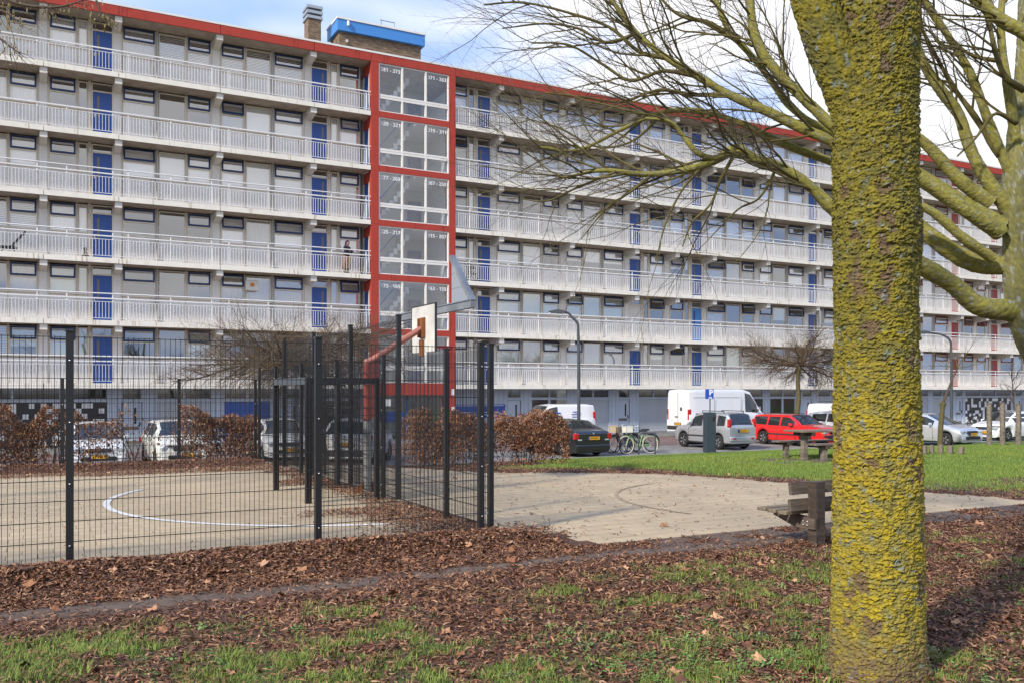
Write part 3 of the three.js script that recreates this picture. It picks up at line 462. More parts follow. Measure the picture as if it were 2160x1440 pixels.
// ---------------------------------------------------------------- mesh fences
// a fence standing in p q: stations along a line, each panel double-wire mesh
function meshPanel(l, h, wire = 0.0042) {               // panel along +x from 0 to l, from y = 0.06 to h
  return once(`mp${l.toFixed(2)}_${h}`, () => {
    const g = []; for (let x = 0.03; x < l - 0.02; x += 0.05) g.push(box(0.005, h - 0.06, 0.005, x, 0.06 + (h - 0.06) / 2, 0));
    for (let y = 0.08; y < h; y += 0.2) for (const z of [-0.006, 0.006]) g.push(box(l - 0.02, 0.0062, 0.0062, l / 2, y, z));
    return mergeGeometries(g);
  });
}
function fence(name, label, stations, dir, h, { sink = 0.1, post = [0.07, 0.06], skip = [] } = {}) {
  // stations: [p, q] list; dir 'p' or 'q'
  const o = thing(name, label, 'fence', PQ(...stations[0], 0), TH), [p0, q0] = stations[0];
  stations.forEach(([p, q], i) => {
    const x = p - p0, z = -(q - q0), base = groundY(p, q) - sink;
    const ps = part(o, 'post', [box(dir === 'p' ? post[0] : post[1], h + 0.04 - base, dir === 'p' ? post[1] : post[0], x, (h + 0.04 + base) / 2, z)], M.black);
    part(ps, 'cap', box(post[0] + 0.012, 0.018, post[0] + 0.012, x, h + 0.049, z), M.blackGloss);
    const bl = []; for (let y = 0.25; y < h; y += 0.6) bl.push(new THREE.SphereGeometry(0.011, 6, 5).translate(dir === 'p' ? x : x - post[1] / 2 - 0.004, y, dir === 'p' ? z + post[1] / 2 + 0.004 : z + 0.0)); part(ps, 'bolts', bl, M.bolt);
    const nx = stations[i + 1]; if (!nx || skip.includes(i)) return;
    const l = Math.hypot(nx[0] - p, nx[1] - q), m = part(o, 'wire_mesh', meshPanel(l, h), M.black, 'stuff'); m.position.set(x, 0, z + (dir === 'p' ? -0.045 : 0));
    if (dir === 'q') { m.rotation.y = Math.PI / 2; m.position.x += 0.045; }
  });
  return o;
}
fence('mesh_fence', 'black wire mesh fence along the front of the court behind the leaf bank', [[-9.52, 9.77], [-7.06, 9.77], [-4.6, 9.77], [-2.14, 9.77], [0.32, 9.77], [2.78, 9.77], [4.78, 9.77]], 'p', 2.29);
fence('mesh_fence', 'low black wire mesh fence running back along the side of the court', [[5.0, 9.95], [5.0, 11.3], [5.0, 13.8], [5.0, 16.35], [5.0, 18.85], [5.0, 21.1], [5.0, 22.8]], 'q', 2.28);
fence('mesh_fence', 'tall black wire mesh fence behind the goal, higher than its neighbours', [[5.24, 13.75], [5.24, 16.25], [5.24, 18.75], [5.24, 21.25]], 'q', 2.93, { post: [0.08, 0.07] });
fence('mesh_fence', 'wire mesh fence at the back of the court in front of the brown hedge', [[-11.9, 22.8], [-9.4, 22.8], [-6.9, 22.8], [-4.4, 22.8], [-1.9, 22.8], [0.6, 22.8], [3.1, 22.8], [4.9, 22.8]], 'p', 2.0);
// ---------------------------------------------------------------- steel goal inside the court
{
  const g = thing('goal', 'dark steel football goal frame against the side fence of the court', 'goal', PQ(3.80, 14.95, 0), TH), w = 1.05, h = 1.97;
  for (const s of [-1, 1]) { part(g, 'goal_post', [box(0.09, h, 0.09, 0, h / 2, s * w)], M.blackGloss); part(g, 'back_post', box(0.07, h, 0.07, 1.12, h / 2, s * w), M.black); part(g, 'side_bar', [beam([0, h - 0.05, s * w], [1.12, h - 0.05, s * w], 0.06, 0.09)], M.black); const m = part(g, 'side_mesh', meshPanel(1.1, 1.9), M.black, 'stuff'); m.position.z = s * w; }
  part(g, 'crossbar', [box(0.09, 0.11, 2 * w - 0.092, 0, h - 0.055, 0)], M.lampPost);
}
// ---------------------------------------------------------------- basketball post, board seen from behind
{
  const b = thing('basketball_hoop', 'red and grey basketball post with white board and rusty mount, seen from behind', 'basketball hoop', PQ(5.12, 14.95, 0), TH);
  part(b, 'lower_post', [cyl(0.062, 0.062, 1.25, 16, 0, 0, 0)], M.galv); part(b, 'upper_post', [cyl(0.064, 0.064, 1.02, 16, 0, 1.25, 0)], M.hoopRed); part(b, 'base_gusset', [plate([[0.07, 0], [0.28, 0], [0.07, 0.2]], 0.015), plate([[-0.07, 0], [-0.28, 0], [-0.07, 0.2]], 0.015), plate([[0.07, 0], [0.28, 0], [0.07, 0.2]], 0.015).rotateY(Math.PI / 2)], M.rust);
  part(b, 'boom', [bar([0, 2.24, 0], [1.0, 2.86, 0], 0.055, 14), new THREE.SphereGeometry(0.07, 12, 8).translate(0, 2.25, 0)], mat(0.46, 0.17, 0.13, 0.5, { map: T.grime }));
  const bd = part(b, 'board', box(0.03, 0.82, 1.06, 1.06, 2.86, 0), M.boardWhite); part(bd, 'board_edge', [box(0.04, 0.02, 1.1, 1.06, 3.28, 0), box(0.04, 0.84, 0.02, 1.06, 2.86, -0.54), box(0.04, 0.84, 0.02, 1.06, 2.86, 0.54)], M.trim);
  part(b, 'mount_plate', [box(0.03, 0.36, 0.22, 1.03, 2.88, 0), box(0.05, 0.34, 0.025, 1.0, 2.88, 0.1), box(0.05, 0.34, 0.025, 1.0, 2.88, -0.1)], M.rust); part(b, 'mount_strut', box(0.05, 0.3, 0.12, 1.015, 2.52, 0), M.rust);
  const ring = new THREE.TorusGeometry(0.225, 0.012, 8, 32).rotateX(Math.PI / 2).translate(1.36, 2.55, 0), loops = []; for (let i = 0; i < 10; i++) { const a = i / 10 * Math.PI * 2; loops.push(new THREE.TorusGeometry(0.03, 0.006, 5, 8).translate(1.36 + 0.225 * Math.cos(a), 2.52, 0.225 * Math.sin(a))); }
  part(b, 'hoop_ring', [ring, ...loops, bar([1.07, 2.6, 0.1], [1.18, 2.55, 0.14], 0.012, 6), bar([1.07, 2.6, -0.1], [1.18, 2.55, -0.14], 0.012, 6)], mat(0.5, 0.02, 0.02, 0.4));
}
// ---------------------------------------------------------------- grey steel panel on its long arm
{
  const o = thing('steel_frame', 'grey metal panel with sloping edge on a long steel arm above the white backboard', 'steel frame', PQ(6.93, 18.2, 0), TH);
  // local z runs towards the camera along the arm
  part(o, 'pole', [cyl(0.05, 0.05, 3.36, 14, 0, groundY(6.8, 18.2), 0)], M.steel);
  part(o, 'arm', [beam([0, 3.3, -0.05], [0, 3.3, 3.72], 0.10, 0.13), box(0.14, 0.02, 3.7, 0, 3.375, 1.85)], M.steel);
  const tri = (y0, y1) => { const zAt = (y) => 3.62 - 0.8 * (y / 0.86); return plate([[2.82, y0], [zAt(y0), y0], [zAt(y1), y1], [2.82, y1]], 0.03).rotateY(-Math.PI / 2).translate(0.015, 3.38, 0); };
  part(o, 'panel_sheet', tri(0.0, 0.27), M.zinc); part(o, 'panel_sheet', tri(0.275, 0.55), M.zinc); part(o, 'panel_sheet', tri(0.555, 0.85), M.zinc);
  part(o, 'sloping_board', [beam([0, 3.36, 3.72], [0, 4.27, 2.82], 0.10, 0.05)], M.steel); part(o, 'board_rib', [beam([-0.035, 3.40, 3.62], [-0.035, 4.24, 2.79], 0.02, 0.06)], M.galv);
}
// ---------------------------------------------------------------- bench on the paved edge
function plankBox(l, w, h, r = 0.008) { return once(`pl${l}_${w}_${h}`, () => { const g = new RoundedBoxGeometry(l, h, w, 1, r); const uv = g.attributes.uv, ps = g.attributes.position; for (let i = 0; i < uv.count; i++) uv.setXY(i, ps.getX(i), ps.getZ(i) + ps.getY(i)); return g; }); }
{
  const c = new THREE.Vector3((1712 - 1080) * 10.35 / FOCAL, -0.02, -10.35);
  const b = thing('park_bench', 'brown timber park bench with two back slats, partly behind the big plane trunk', 'bench', c, TH + 0.02);
  // faces the square: local -z is its front
  for (const x of [-0.07, 1.05]) { part(b, 'post', [box(0.14, 0.78, 0.12, x, 0.36, 0.14)], M.woodDark); const br = part(b, 'seat_bracket', [plate([[-0.42, 0.38], [0.2, 0.34], [0.2, 0.22], [-0.1, 0.22], [-0.42, 0.32]], 0.08).rotateY(-Math.PI / 2).translate(x - 0.02, 0, 0)], M.wood); part(br, 'bolts', [[0.1, 0.3], [0.1, 0.26], [0.04, 0.3], [0.04, 0.26]].map(([dz, y]) => new THREE.SphereGeometry(0.012, 6, 5).translate(x - 0.105, y, dz)), M.bolt); }
  for (const [z, y] of [[-0.38, 0.405], [-0.22, 0.40], [-0.06, 0.395]]) at(part(b, 'seat_slat', plankBox(1.8, 0.13, 0.04), M.woodPale), 0.49, y, z);
  for (const [y, z] of [[0.49, 0.055], [0.68, 0.062]]) { const s = at(part(b, 'back_slat', plankBox(1.8, 0.14, 0.04), M.wood), 0.49, y, z); s.rotation.x = Math.PI / 2 - 0.12; }
}
// ---------------------------------------------------------------- picnic table on the lawn
{
  const d = 23.2, c = new THREE.Vector3((1728 - 1080) * d / FOCAL, 0, -d), [p, q] = toPQ(c.x, c.z); c.y = groundY(p, q) - 0.03;
  const t = thing('picnic_table', 'weathered timber picnic table with side benches on worn ground', 'picnic table', c, TH - 0.15);
  for (let i = 0; i < 5; i++) at(part(t, 'top_plank', plankBox(1.85, 0.14, 0.045), i % 2 ? M.woodGrey : M.woodPale), 0.12, 0.77, -0.32 + i * 0.16);
  for (const s of [-1, 1]) for (let i = 0; i < 2; i++) at(part(t, 'bench_plank', plankBox(1.85, 0.14, 0.045), M.woodGrey), 0.12, 0.47, s * (0.68 + i * 0.16));
  for (const x of [-0.45, 0.7]) { part(t, 'table_post', [box(0.13, 0.75, 0.13, x, 0.36, 0)], M.woodGrey); part(t, 'top_bearer', [box(0.09, 0.09, 0.78, x, 0.70, 0)], M.woodDark); for (const s of [-1, 1]) { part(t, 'bench_post', box(0.12, 0.42, 0.12, x, 0.19, s * 0.76), M.woodGrey); part(t, 'bench_bearer', box(0.1, 0.07, 0.4, x, 0.41, s * 0.76), M.woodDark); } }
}
// ---------------------------------------------------------------- stumps and exercise posts on the lawn
function logGeo(r, h, seed) { const g = new THREE.CylinderGeometry(r * 0.95, r, h, 14, 5), ps = g.attributes.position; for (let i = 0; i < ps.count; i++) { const a = Math.atan2(ps.getZ(i), ps.getX(i)), k = 1 + 0.12 * (fbm(a * 1.3 + seed * 7, ps.getY(i) * 3 + seed, 3, 0, 4) - 0.5); ps.setX(i, ps.getX(i) * k); ps.setZ(i, ps.getZ(i) * k); } g.computeVertexNormals(); return g.translate(0, h / 2, 0); }
{
  const stump = [[1904, 959, 24.5, 0.06], [1937, 962, 24.6, 0.02], [1950, 963, 24.6, -0.02], [1967, 962, 24.8, 0.05], [1986, 962, 24.9, 0.03], [2005, 963, 24.9, -0.03], [2026, 966, 24.6, -0.14]];
  stump.forEach(([px, , d, lean], i) => { const x = (px - 1080) * d / FOCAL, [p, q] = toPQ(x, -d), o = solo('wooden_stump', logGeo(0.065 + 0.02 * hash(i, 3), 0.29 + 0.05 * hash(i, 1), i), M.woodGrey, i === 6 ? 'short round log stump leaning over at the end of its row' : 'short upright round log stump in a row on the lawn', 'stump', 'log stumps in a row on the lawn'); if (i === 6) delete o.userData.group; o.position.set(x, groundY(p, q) - 0.05, -d); o.rotation.z = lean; });
  const d0 = 29.5, c = new THREE.Vector3((2088 - 1080) * d0 / FOCAL, 0, -d0), [p, q] = toPQ(c.x, c.z); c.y = groundY(p, q) - 0.05;
  const f = thing('exercise_bars', 'three tall round timber posts joined by steel bars on the lawn', 'exercise bars', c, -0.05);
  for (const [x, h, s] of [[0, 1.48, 1], [0.42, 1.5, 2], [0.93, 1.46, 3]]) at(part(f, 'post', logGeo(0.085, h, s), M.woodGrey), x, 0, 0);
  part(f, 'bar', bar([0, 0.72, 0], [0.42, 0.7, 0], 0.02, 8), M.galv); part(f, 'bar', bar([0.42, 1.22, 0], [0.93, 1.22, 0], 0.02, 8), M.galv); part(f, 'bar', bar([0.42, 1.0, 0], [1.6, 1.0, 0], 0.02, 8), M.rail);
}
// ---------------------------------------------------------------- parking meter and sign, street lamps
{
  const d = 36.4, c = new THREE.Vector3((1497 - 1080) * d / FOCAL, PARK - 0.02, -d);
  const m = thing('parking_meter', 'dark slab parking ticket machine under a blue P sign', 'parking meter', c, 0.14);
  part(m, 'cabinet', new RoundedBoxGeometry(0.44, 1.68, 0.34, 2, 0.03).translate(0, 0.84, 0), M.meter); part(m, 'card_slot', [box(0.1, 0.18, 0.02, 0.12, 1.42, 0.17), box(0.08, 0.03, 0.02, 0.1, 0.85, 0.17)], M.dark); part(m, 'plinth', box(0.48, 0.06, 0.38, 0, 0.03, 0), M.dark);
  part(m, 'sign_pole', [cyl(0.025, 0.025, 0.9, 8, 0.02, 1.66, 0)], M.lampPost); const s = part(m, 'sign', [box(0.28, 0.40, 0.02, 0.02, 2.42, 0.03), box(0.02, 0.4, 0.14, -0.13, 2.42, -0.04)], M.signBlue);
  part(s, 'sign_letter', [letters('P', 0.23).translate(-0.05, 2.37, 0.041), box(0.12, 0.015, 0.004, 0.02, 2.30, 0.043), box(0.16, 0.03, 0.004, 0.02, 2.26, 0.043)], M.signWhite);
}
function streetLamp(label, px, d, reach, h) {
  const o = thing('street_lamp', label, 'street lamp', new THREE.Vector3((px - 1080) * d / FOCAL, PARK, -d), 0, 'street lamps in the car park');
  const pts = smooth([[0, 0, 0], [0, 2, 0], [-0.02, h - 0.9, 0], [-0.06, h - 0.45, 0], [-0.3, h - 0.2, 0], [-reach * 0.7, h - 0.04, 0], [-reach, h, 0]].map((v) => new THREE.Vector3(...v)), 30);
  part(o, 'mast', tube(pts, pts.map((v, i) => lerp(0.075, 0.038, i / 30)), 12), M.lampPost);
  const hd = part(o, 'luminaire', [plate([[0, -0.03], [0.16, -0.06], [0.6, -0.02], [0.66, 0.03], [0.3, 0.09], [0, 0.05]], 0.22, 0.01).rotateY(Math.PI).translate(-reach + 0.05, h, 0.11)], M.lampPost); part(hd, 'lens', box(0.4, 0.02, 0.17, -reach - 0.4, h - 0.045, 0), M.signWhite);
}
streetLamp('dark street lamp with a bent arm behind the black car', 1221, 37.0, 0.62, 5.75);
streetLamp('dark street lamp with a bent arm behind the pollarded tree', 2008, 46.0, 1.2, 5.5);
// ---------------------------------------------------------------- thin timber deck post, hedge stake rail etc. kept with the bike rack further on
// ---------------------------------------------------------------- vehicles
// x runs forward, y up, z to the vehicle's right. Profiles are [x, height] lists from tail to nose.
const prof = (pts) => (x) => { if (x <= pts[0][0]) return pts[0][1]; for (let i = 1; i < pts.length; i++) if (x <= pts[i][0]) { const [a, b] = [pts[i - 1], pts[i]]; return lerp(a[1], b[1], (x - a[0]) / (b[0] - a[0] || 1)); } return pts[pts.length - 1][1]; };
const plateTex = (() => { const c = document.createElement('canvas'); c.width = 128; c.height = 32; const x = c.getContext('2d'); x.fillStyle = '#e0a412'; x.fillRect(0, 0, 128, 32); x.fillStyle = '#1c3f9a'; x.fillRect(0, 0, 12, 32); x.fillStyle = '#3a2a08'; for (const px of [22, 36, 56, 70, 84, 104]) x.fillRect(px, 8, 9, 16); x.fillRect(48, 15, 4, 3); x.fillRect(97, 15, 4, 3); const t = new THREE.CanvasTexture(c); t.colorSpace = THREE.SRGBColorSpace; return t; })();
M.plate = new THREE.MeshStandardMaterial({ map: plateTex, roughness: 0.5 });
function wheelOn(car, x, z, r, side, rimM) {
  const w = 0.2, lt = [[r * 0.62, -w / 2], [r * 0.9, -w / 2], [r * 0.985, -w * 0.36], [r, -w * 0.2], [r, w * 0.2], [r * 0.985, w * 0.36], [r * 0.9, w / 2], [r * 0.62, w / 2]];
  const tyre = part(car, 'wheel', once(`ty${r}`, () => new THREE.LatheGeometry(lt.map(([a, b]) => new THREE.Vector2(a, b)), 28).rotateX(Math.PI / 2)), M.rubber); tyre.position.set(x, r, z);
  const rim = once(`ri${r}`, () => { const g = [new THREE.CylinderGeometry(r * 0.62, r * 0.62, 0.02, 24).rotateX(Math.PI / 2).translate(0, 0, 0.0), new THREE.TorusGeometry(r * 0.6, 0.018, 6, 28).translate(0, 0, 0.07), new THREE.CylinderGeometry(0.06, 0.06, 0.05, 10).rotateX(Math.PI / 2).translate(0, 0, 0.065)]; return merge(g); });
  const spokes = once(`sk${r}`, () => { const g = []; for (let i = 0; i < 5; i++) { const a = i / 5 * Math.PI * 2; for (const o of [-0.13, 0.13]) g.push(box(r * 0.55, 0.032, 0.03, r * 0.32, 0, 0.065).rotateZ(a + o)); } return merge(g); });
  const b = part(tyre, 'wheel_disc', rim, M.rimDark), s = part(tyre, 'rim', spokes, rimM); if (side < 0) { b.rotation.y = Math.PI; s.rotation.y = Math.PI; }
}
function vehicle(name, label, category, s, place, turn, group) {
  const o = thing(name, label, category, place, turn, group), hl = s.L / 2, hw = s.W / 2, top = prof(s.top), belt = prof(s.belt), R = s.r;
  const arch = (x) => { let y = s.sill; for (const wx of s.axles) { const d = Math.abs(x - wx), ra = R * 1.2; if (d < ra) y = Math.max(y, R + Math.sqrt(ra * ra - d * d) * 0.98); } return y; };
  const xs = new Set([-hl, hl]); const n = 46; for (let i = 0; i <= n; i++) xs.add(+(lerp(-hl, hl, i / n)).toFixed(4));
  for (const wx of s.axles) for (let i = 0; i <= 12; i++) xs.add(+(wx - R * 1.2 * Math.cos(i / 12 * Math.PI)).toFixed(4)); for (const [x] of s.top) xs.add(x); for (const w of s.side) { xs.add(w[0]); xs.add(w[1]); }
  const X = [...xs].filter((x) => x >= -hl && x <= hl).sort((a, b) => a - b).filter((x, i, a) => !i || x - a[i - 1] > 0.012);
  const NR = 14, ring = (x) => {
    const e = Math.min(1, (hl - Math.abs(x)) / 0.55), pl = hw * (1 - (s.round ?? 0.13) * (1 - e) ** 2), yb = arch(x), T = top(x), B = Math.min(belt(x), T - 0.015), open = clamp((T - B) / 0.3), wr = pl * lerp(0.93, s.roof, open), mid = Math.max(yb + 0.02, lerp(yb, B, 0.5));
    const gy = (k) => lerp(B, T - 0.05 * open - 0.006, k), gx = (k) => lerp(pl * 0.955, wr, k ** 1.15);
    return [[0, yb + 0.02], [pl * 0.9, yb], [pl * 0.97, Math.min(yb + 0.06, mid)], [pl, mid], [pl, lerp(mid, B, 0.6)], [pl * 0.985, B - 0.02 * 1], [gx(0), gy(0)], [gx(0.08), gy(0.08)], [gx(0.5), gy(0.5)], [gx(0.9), gy(0.9)], [gx(1), gy(1)], [wr - 0.05 * open - 0.02, T - 0.012 * open], [wr * 0.5, T + 0.012], [0, T + 0.02]];
  };
  const P = X.map(ring), bins = { body: [], windscreen: [], rear_window: [], side_window: [] };
  const kind = (i, j) => {
    const x = (X[i] + X[i + 1]) / 2, g = top(x) - belt(x); if (g < 0.09) return 'body';
    if (j >= 11 && x > s.screen[0] && x < s.screen[1]) return 'windscreen';
    if (j >= 11 && x > s.rear[0] && x < s.rear[1]) return 'rear_window';
    if ((j === 7 || j === 8) && s.side.some(([a, b]) => x > a && x < b) && g > 0.16) return 'side_window'; return 'body';
  };
  const V = [], id = (i, j, sd) => ((i * NR + j) * 2 + (sd > 0 ? 0 : 1));
  P.forEach((r, i) => r.forEach(([z, y]) => { V.push(X[i], y, z, X[i], y, -z); }));
  for (let i = 0; i < X.length - 1; i++) for (let j = 0; j < NR - 1; j++) for (const sd of [1, -1]) { const a = id(i, j, sd), b = id(i + 1, j, sd), c = id(i, j + 1, sd), d = id(i + 1, j + 1, sd), l = bins[kind(i, j)]; sd > 0 ? l.push(a, b, c, b, d, c) : l.push(a, c, b, b, c, d); }
  for (const [i, f] of [[0, 1], [X.length - 1, -1]]) for (let j = 0; j < NR - 1; j++) { const a = id(i, j, 1), b = id(i, j, -1), c = id(i, j + 1, 1), d = id(i, j + 1, -1); f > 0 ? bins.body.push(a, c, b, b, c, d) : bins.body.push(a, b, c, b, d, c); }
  const all = new THREE.BufferGeometry(); all.setAttribute('position', new THREE.Float32BufferAttribute(V, 3)); all.setIndex([].concat(...Object.values(bins))); all.computeVertexNormals();
  for (const [k, l] of Object.entries(bins)) { if (!l.length) continue; const g = new THREE.BufferGeometry(); g.setAttribute('position', all.attributes.position); g.setAttribute('normal', all.attributes.normal); g.setIndex(l); part(o, k, k === 'body' ? g : g.clone(), k === 'body' ? s.paint : M.carGlass); }
  part(o, 'underbody', [box(s.L * 0.86, 0.12, s.W * 0.86, 0, s.sill + 0.02, 0), ...s.axles.map((x) => box(R * 2.3, R * 1.5, s.W * 0.62, x, R * 1.1, 0))], M.trim);
  for (const x of s.axles) for (const sd of [-1, 1]) wheelOn(o, x, sd * (hw - 0.12), R, sd, s.rim ?? M.rim);
  const yr = s.rearY ?? 0.8, yf = s.frontY ?? 0.68, rw = hw * 0.86;
  const tl = s.tailH ?? 0.2; for (const sd of [-1, 1]) { part(o, 'tail_light', new RoundedBoxGeometry(0.16, tl, s.tailW ?? 0.26, 2, 0.03).translate(-hl + 0.075, yr, sd * rw), s.tailM ?? M.tail); part(o, 'headlight', new RoundedBoxGeometry(0.3, 0.15, 0.34, 2, 0.05).rotateY(sd * 0.25).translate(hl - 0.15, yf, sd * (hw - 0.27)), M.head); }
  const bpF = s.bumper ?? s.paint; part(o, 'rear_bumper', new RoundedBoxGeometry(0.2, 0.22, s.W * 0.9, 2, 0.05).translate(-hl + 0.06, s.sill + 0.2, 0), bpF); part(o, 'front_bumper', new RoundedBoxGeometry(0.2, 0.2, s.W * 0.86, 2, 0.06).translate(hl - 0.07, s.sill + 0.17, 0), bpF);
  part(o, 'grille', new RoundedBoxGeometry(0.06, 0.12, s.W * 0.42, 2, 0.02).translate(hl + 0.005, yf - 0.02, 0), M.trim); part(o, 'air_intake', new RoundedBoxGeometry(0.06, 0.13, s.W * 0.6, 2, 0.03).translate(hl + 0.03, s.sill + 0.2, 0), M.dark);
  for (const [x, y, f] of [[-hl - 0.035, s.plateR ?? 0.62, -1], [hl + 0.065, s.plateF ?? 0.46, 1]]) { const pl = part(o, 'number_plate', once('plt', () => new THREE.PlaneGeometry(0.52, 0.12)), M.plate); pl.position.set(x, y, 0); pl.rotation.y = f * Math.PI / 2; if (f < 0) pl.position.x -= 0.01; part(pl, 'plate_back', once('plb', () => box(0.54, 0.14, 0.05, 0, 0, -0.028)), M.trim); }
  for (const sd of [-1, 1]) { part(o, 'mirror', new RoundedBoxGeometry(0.1, 0.14, 0.2, 2, 0.04).translate(s.mirror, s.mirrorY ?? 1.0, sd * (hw + 0.08)), s.mirrorM ?? s.paint); for (const dx of s.handles ?? []) part(o, 'door_handle', box(0.16, 0.025, 0.03, dx, (s.handleY ?? 0.84), sd * (hw + 0.004)), s.handleM ?? s.paint); if (s.strip) part(o, 'side_strip', [box(s.L * 0.52, 0.06, 0.025, 0.02, s.strip, sd * (hw + 0.004))], M.trim); }
  for (const sd of [-1, 1]) for (const dx of s.shuts ?? []) part(o, 'door_gap', box(0.012, s.belt[0][1] - s.sill - 0.2, 0.012, dx, (s.belt[0][1] + s.sill) / 2, sd * (hw - 0.002)), M.trim);
  if (s.extra) s.extra(o, s, hl, hw);
  return o;
}
// turn: heading angle; 0 heads along world +x. IN heads at the flats, OUT away from them
const HEAD = (p, q) => Math.atan2(UZ * p + UX * q, UX * p - UZ * q), IN = HEAD(0, 1), OUT = HEAD(0, -1), ALONG = HEAD(1, 0), BACK = HEAD(-1, 0);
const place = (px, d) => new THREE.Vector3((px - 1080) * d / FOCAL, PARK, -d);
const hatch = { L: 4.05, W: 1.74, sill: 0.2, r: 0.31, roof: 0.74, axles: [-1.25, 1.28], top: [[-2.02, 0.92], [-1.95, 1.0], [-1.62, 1.38], [-1.1, 1.46], [-0.2, 1.49], [0.35, 1.44], [1.15, 0.98], [1.75, 0.84], [1.98, 0.66], [2.02, 0.5]], belt: [[-2, 0.96], [1.1, 0.9], [2.02, 0.72]], screen: [0.32, 1.18], rear: [-2.0, -1.45], side: [[-1.3, -0.42], [-0.34, 0.72]], mirror: 0.68, handles: [-0.55, 0.35], shuts: [-0.38, 0.75, -0.95] };
const white = carPaint(0.78, 0.78, 0.77), cream = carPaint(0.74, 0.73, 0.66), silver = carPaint(0.45, 0.46, 0.475, 0.45), blackP = carPaint(0.012, 0.012, 0.014), redP = carPaint(0.70, 0.012, 0.012);
const badge = (x, y, f) => (o) => part(o, 'badge', [new THREE.TorusGeometry(0.07, 0.016, 4, 4).rotateZ(Math.PI / 4).scale(0.7, 1.1, 1).rotateY(f * Math.PI / 2).translate(x, y, 0)], M.rim);
vehicle('parked_car', 'white hatchback with a yellow front plate half hidden by the brown hedge', 'car', { ...hatch, paint: white, rim: M.rim, extra: badge(2.05, 0.72, 1) }, place(196, 29.9), OUT + 0.02, 'cars in the parking bays');
vehicle('parked_car', 'cream city car with a yellow front plate seen through the gap in the hedge', 'car', { ...hatch, L: 3.7, top: [[-1.85, 0.95], [-1.8, 1.05], [-1.5, 1.45], [-1, 1.53], [0.2, 1.55], [0.55, 1.48], [1.25, 1.04], [1.7, 0.9], [1.83, 0.7], [1.85, 0.5]], belt: [[-1.85, 1.0], [1.2, 0.98], [1.85, 0.78]], screen: [0.5, 1.28], rear: [-1.83, -1.4], axles: [-1.2, 1.22], paint: cream, bumper: cream, extra: (o) => { badge(1.88, 0.76, 1)(o); part(o, 'front_band', box(0.05, 0.05, 1.1, 1.86, 0.76, 0), M.trim); } }, place(368, 30.6), OUT + 0.04, 'cars in the parking bays');
vehicle('parked_car', 'white crossover seen from behind through the tall mesh fence', 'car', { ...hatch, L: 4.15, W: 1.78, sill: 0.26, r: 0.33, top: [[-2.07, 0.98], [-2.0, 1.06], [-1.7, 1.46], [-1.2, 1.56], [0, 1.57], [0.5, 1.5], [1.2, 1.06], [1.85, 0.93], [2.05, 0.7], [2.07, 0.55]], belt: [[-2.07, 1.04], [1.2, 0.98], [2.07, 0.8]], screen: [0.45, 1.22], rear: [-2.04, -1.6], paint: white, bumper: M.trim, tailW: 0.3, tailH: 0.17, rearY: 0.98, plateR: 0.75, extra: badge(-2.1, 0.97, -1) }, place(757, 31.8), HEAD(0.52, 0.86), 'cars in the parking bays');
vehicle('parked_car', 'white car mostly hidden behind the goal and the hedge twigs', 'car', { ...hatch, paint: white }, place(588, 33.4), OUT - 0.05, 'cars in the parking bays');
vehicle('parked_car', 'black compact coupe parked tail out beside the clipped hedge', 'car', { ...hatch, L: 4.25, W: 1.74, sill: 0.17, r: 0.315, roof: 0.72, axles: [-1.22, 1.42], top: [[-2.12, 0.9], [-2.02, 0.98], [-1.75, 1.02], [-0.95, 1.36], [-0.4, 1.41], [0.1, 1.40], [0.5, 1.34], [1.15, 0.96], [1.9, 0.82], [2.1, 0.62], [2.12, 0.5]], belt: [[-2.12, 0.95], [-1.7, 0.96], [1.1, 0.9], [2.12, 0.7]], screen: [0.42, 1.18], rear: [-1.78, -0.85], side: [[-1.15, -0.3], [-0.22, 0.72]], paint: blackP, rearY: 0.79, tailH: 0.24, tailW: 0.2, plateR: 0.72, handles: [0.1], extra: (o) => { part(o, 'reflector_strip', [box(0.02, 0.05, 0.18, -2.12, 0.66, 0.62), box(0.02, 0.05, 0.18, -2.12, 0.66, -0.62)], M.head); part(o, 'badge', new THREE.CylinderGeometry(0.04, 0.04, 0.01, 12).rotateZ(Math.PI / 2).translate(-2.13, 0.9, 0), M.rim); } }, place(1189, 36.3), IN + 0.02, 'cars in the parking bays');
vehicle('parked_car', 'silver compact off-roader parked tail out beside the parking meter', 'car', { ...hatch, L: 3.75, W: 1.62, sill: 0.27, r: 0.32, roof: 0.8, axles: [-1.15, 1.2], top: [[-1.87, 0.98], [-1.83, 1.06], [-1.62, 1.52], [-1.2, 1.58], [0.1, 1.58], [0.45, 1.5], [0.98, 1.04], [1.6, 0.94], [1.84, 0.74], [1.87, 0.55]], belt: [[-1.87, 1.0], [1.87, 0.88]], screen: [0.4, 1.0], rear: [-1.85, -1.55], side: [[-1.55, -1.08], [-0.95, -0.2], [-0.1, 0.62]], paint: silver, rearY: 1.15, tailH: 0.36, tailW: 0.13, plateR: 0.82, strip: 0.56, mirror: 0.6, mirrorY: 1.08, extra: (o) => { part(o, 'roof_rail', [bar([-1.3, 1.65, 0.55], [0.1, 1.65, 0.55], 0.018, 6), bar([-1.3, 1.65, -0.55], [0.1, 1.65, -0.55], 0.018, 6), ...[-1.3, 0.1].flatMap((x) => [0.55, -0.55].map((z) => bar([x, 1.54, z], [x, 1.65, z], 0.02, 6)))], M.trim); part(o, 'wiper', [box(0.02, 0.02, 0.5, -1.83, 1.13, 0.1)], M.trim); part(o, 'rear_lamp', [box(0.03, 0.06, 0.16, -1.93, 0.5, 0.5), box(0.03, 0.06, 0.16, -1.93, 0.5, -0.5)], M.tail); } }, place(1506, 40.2), IN, 'cars in the parking bays');
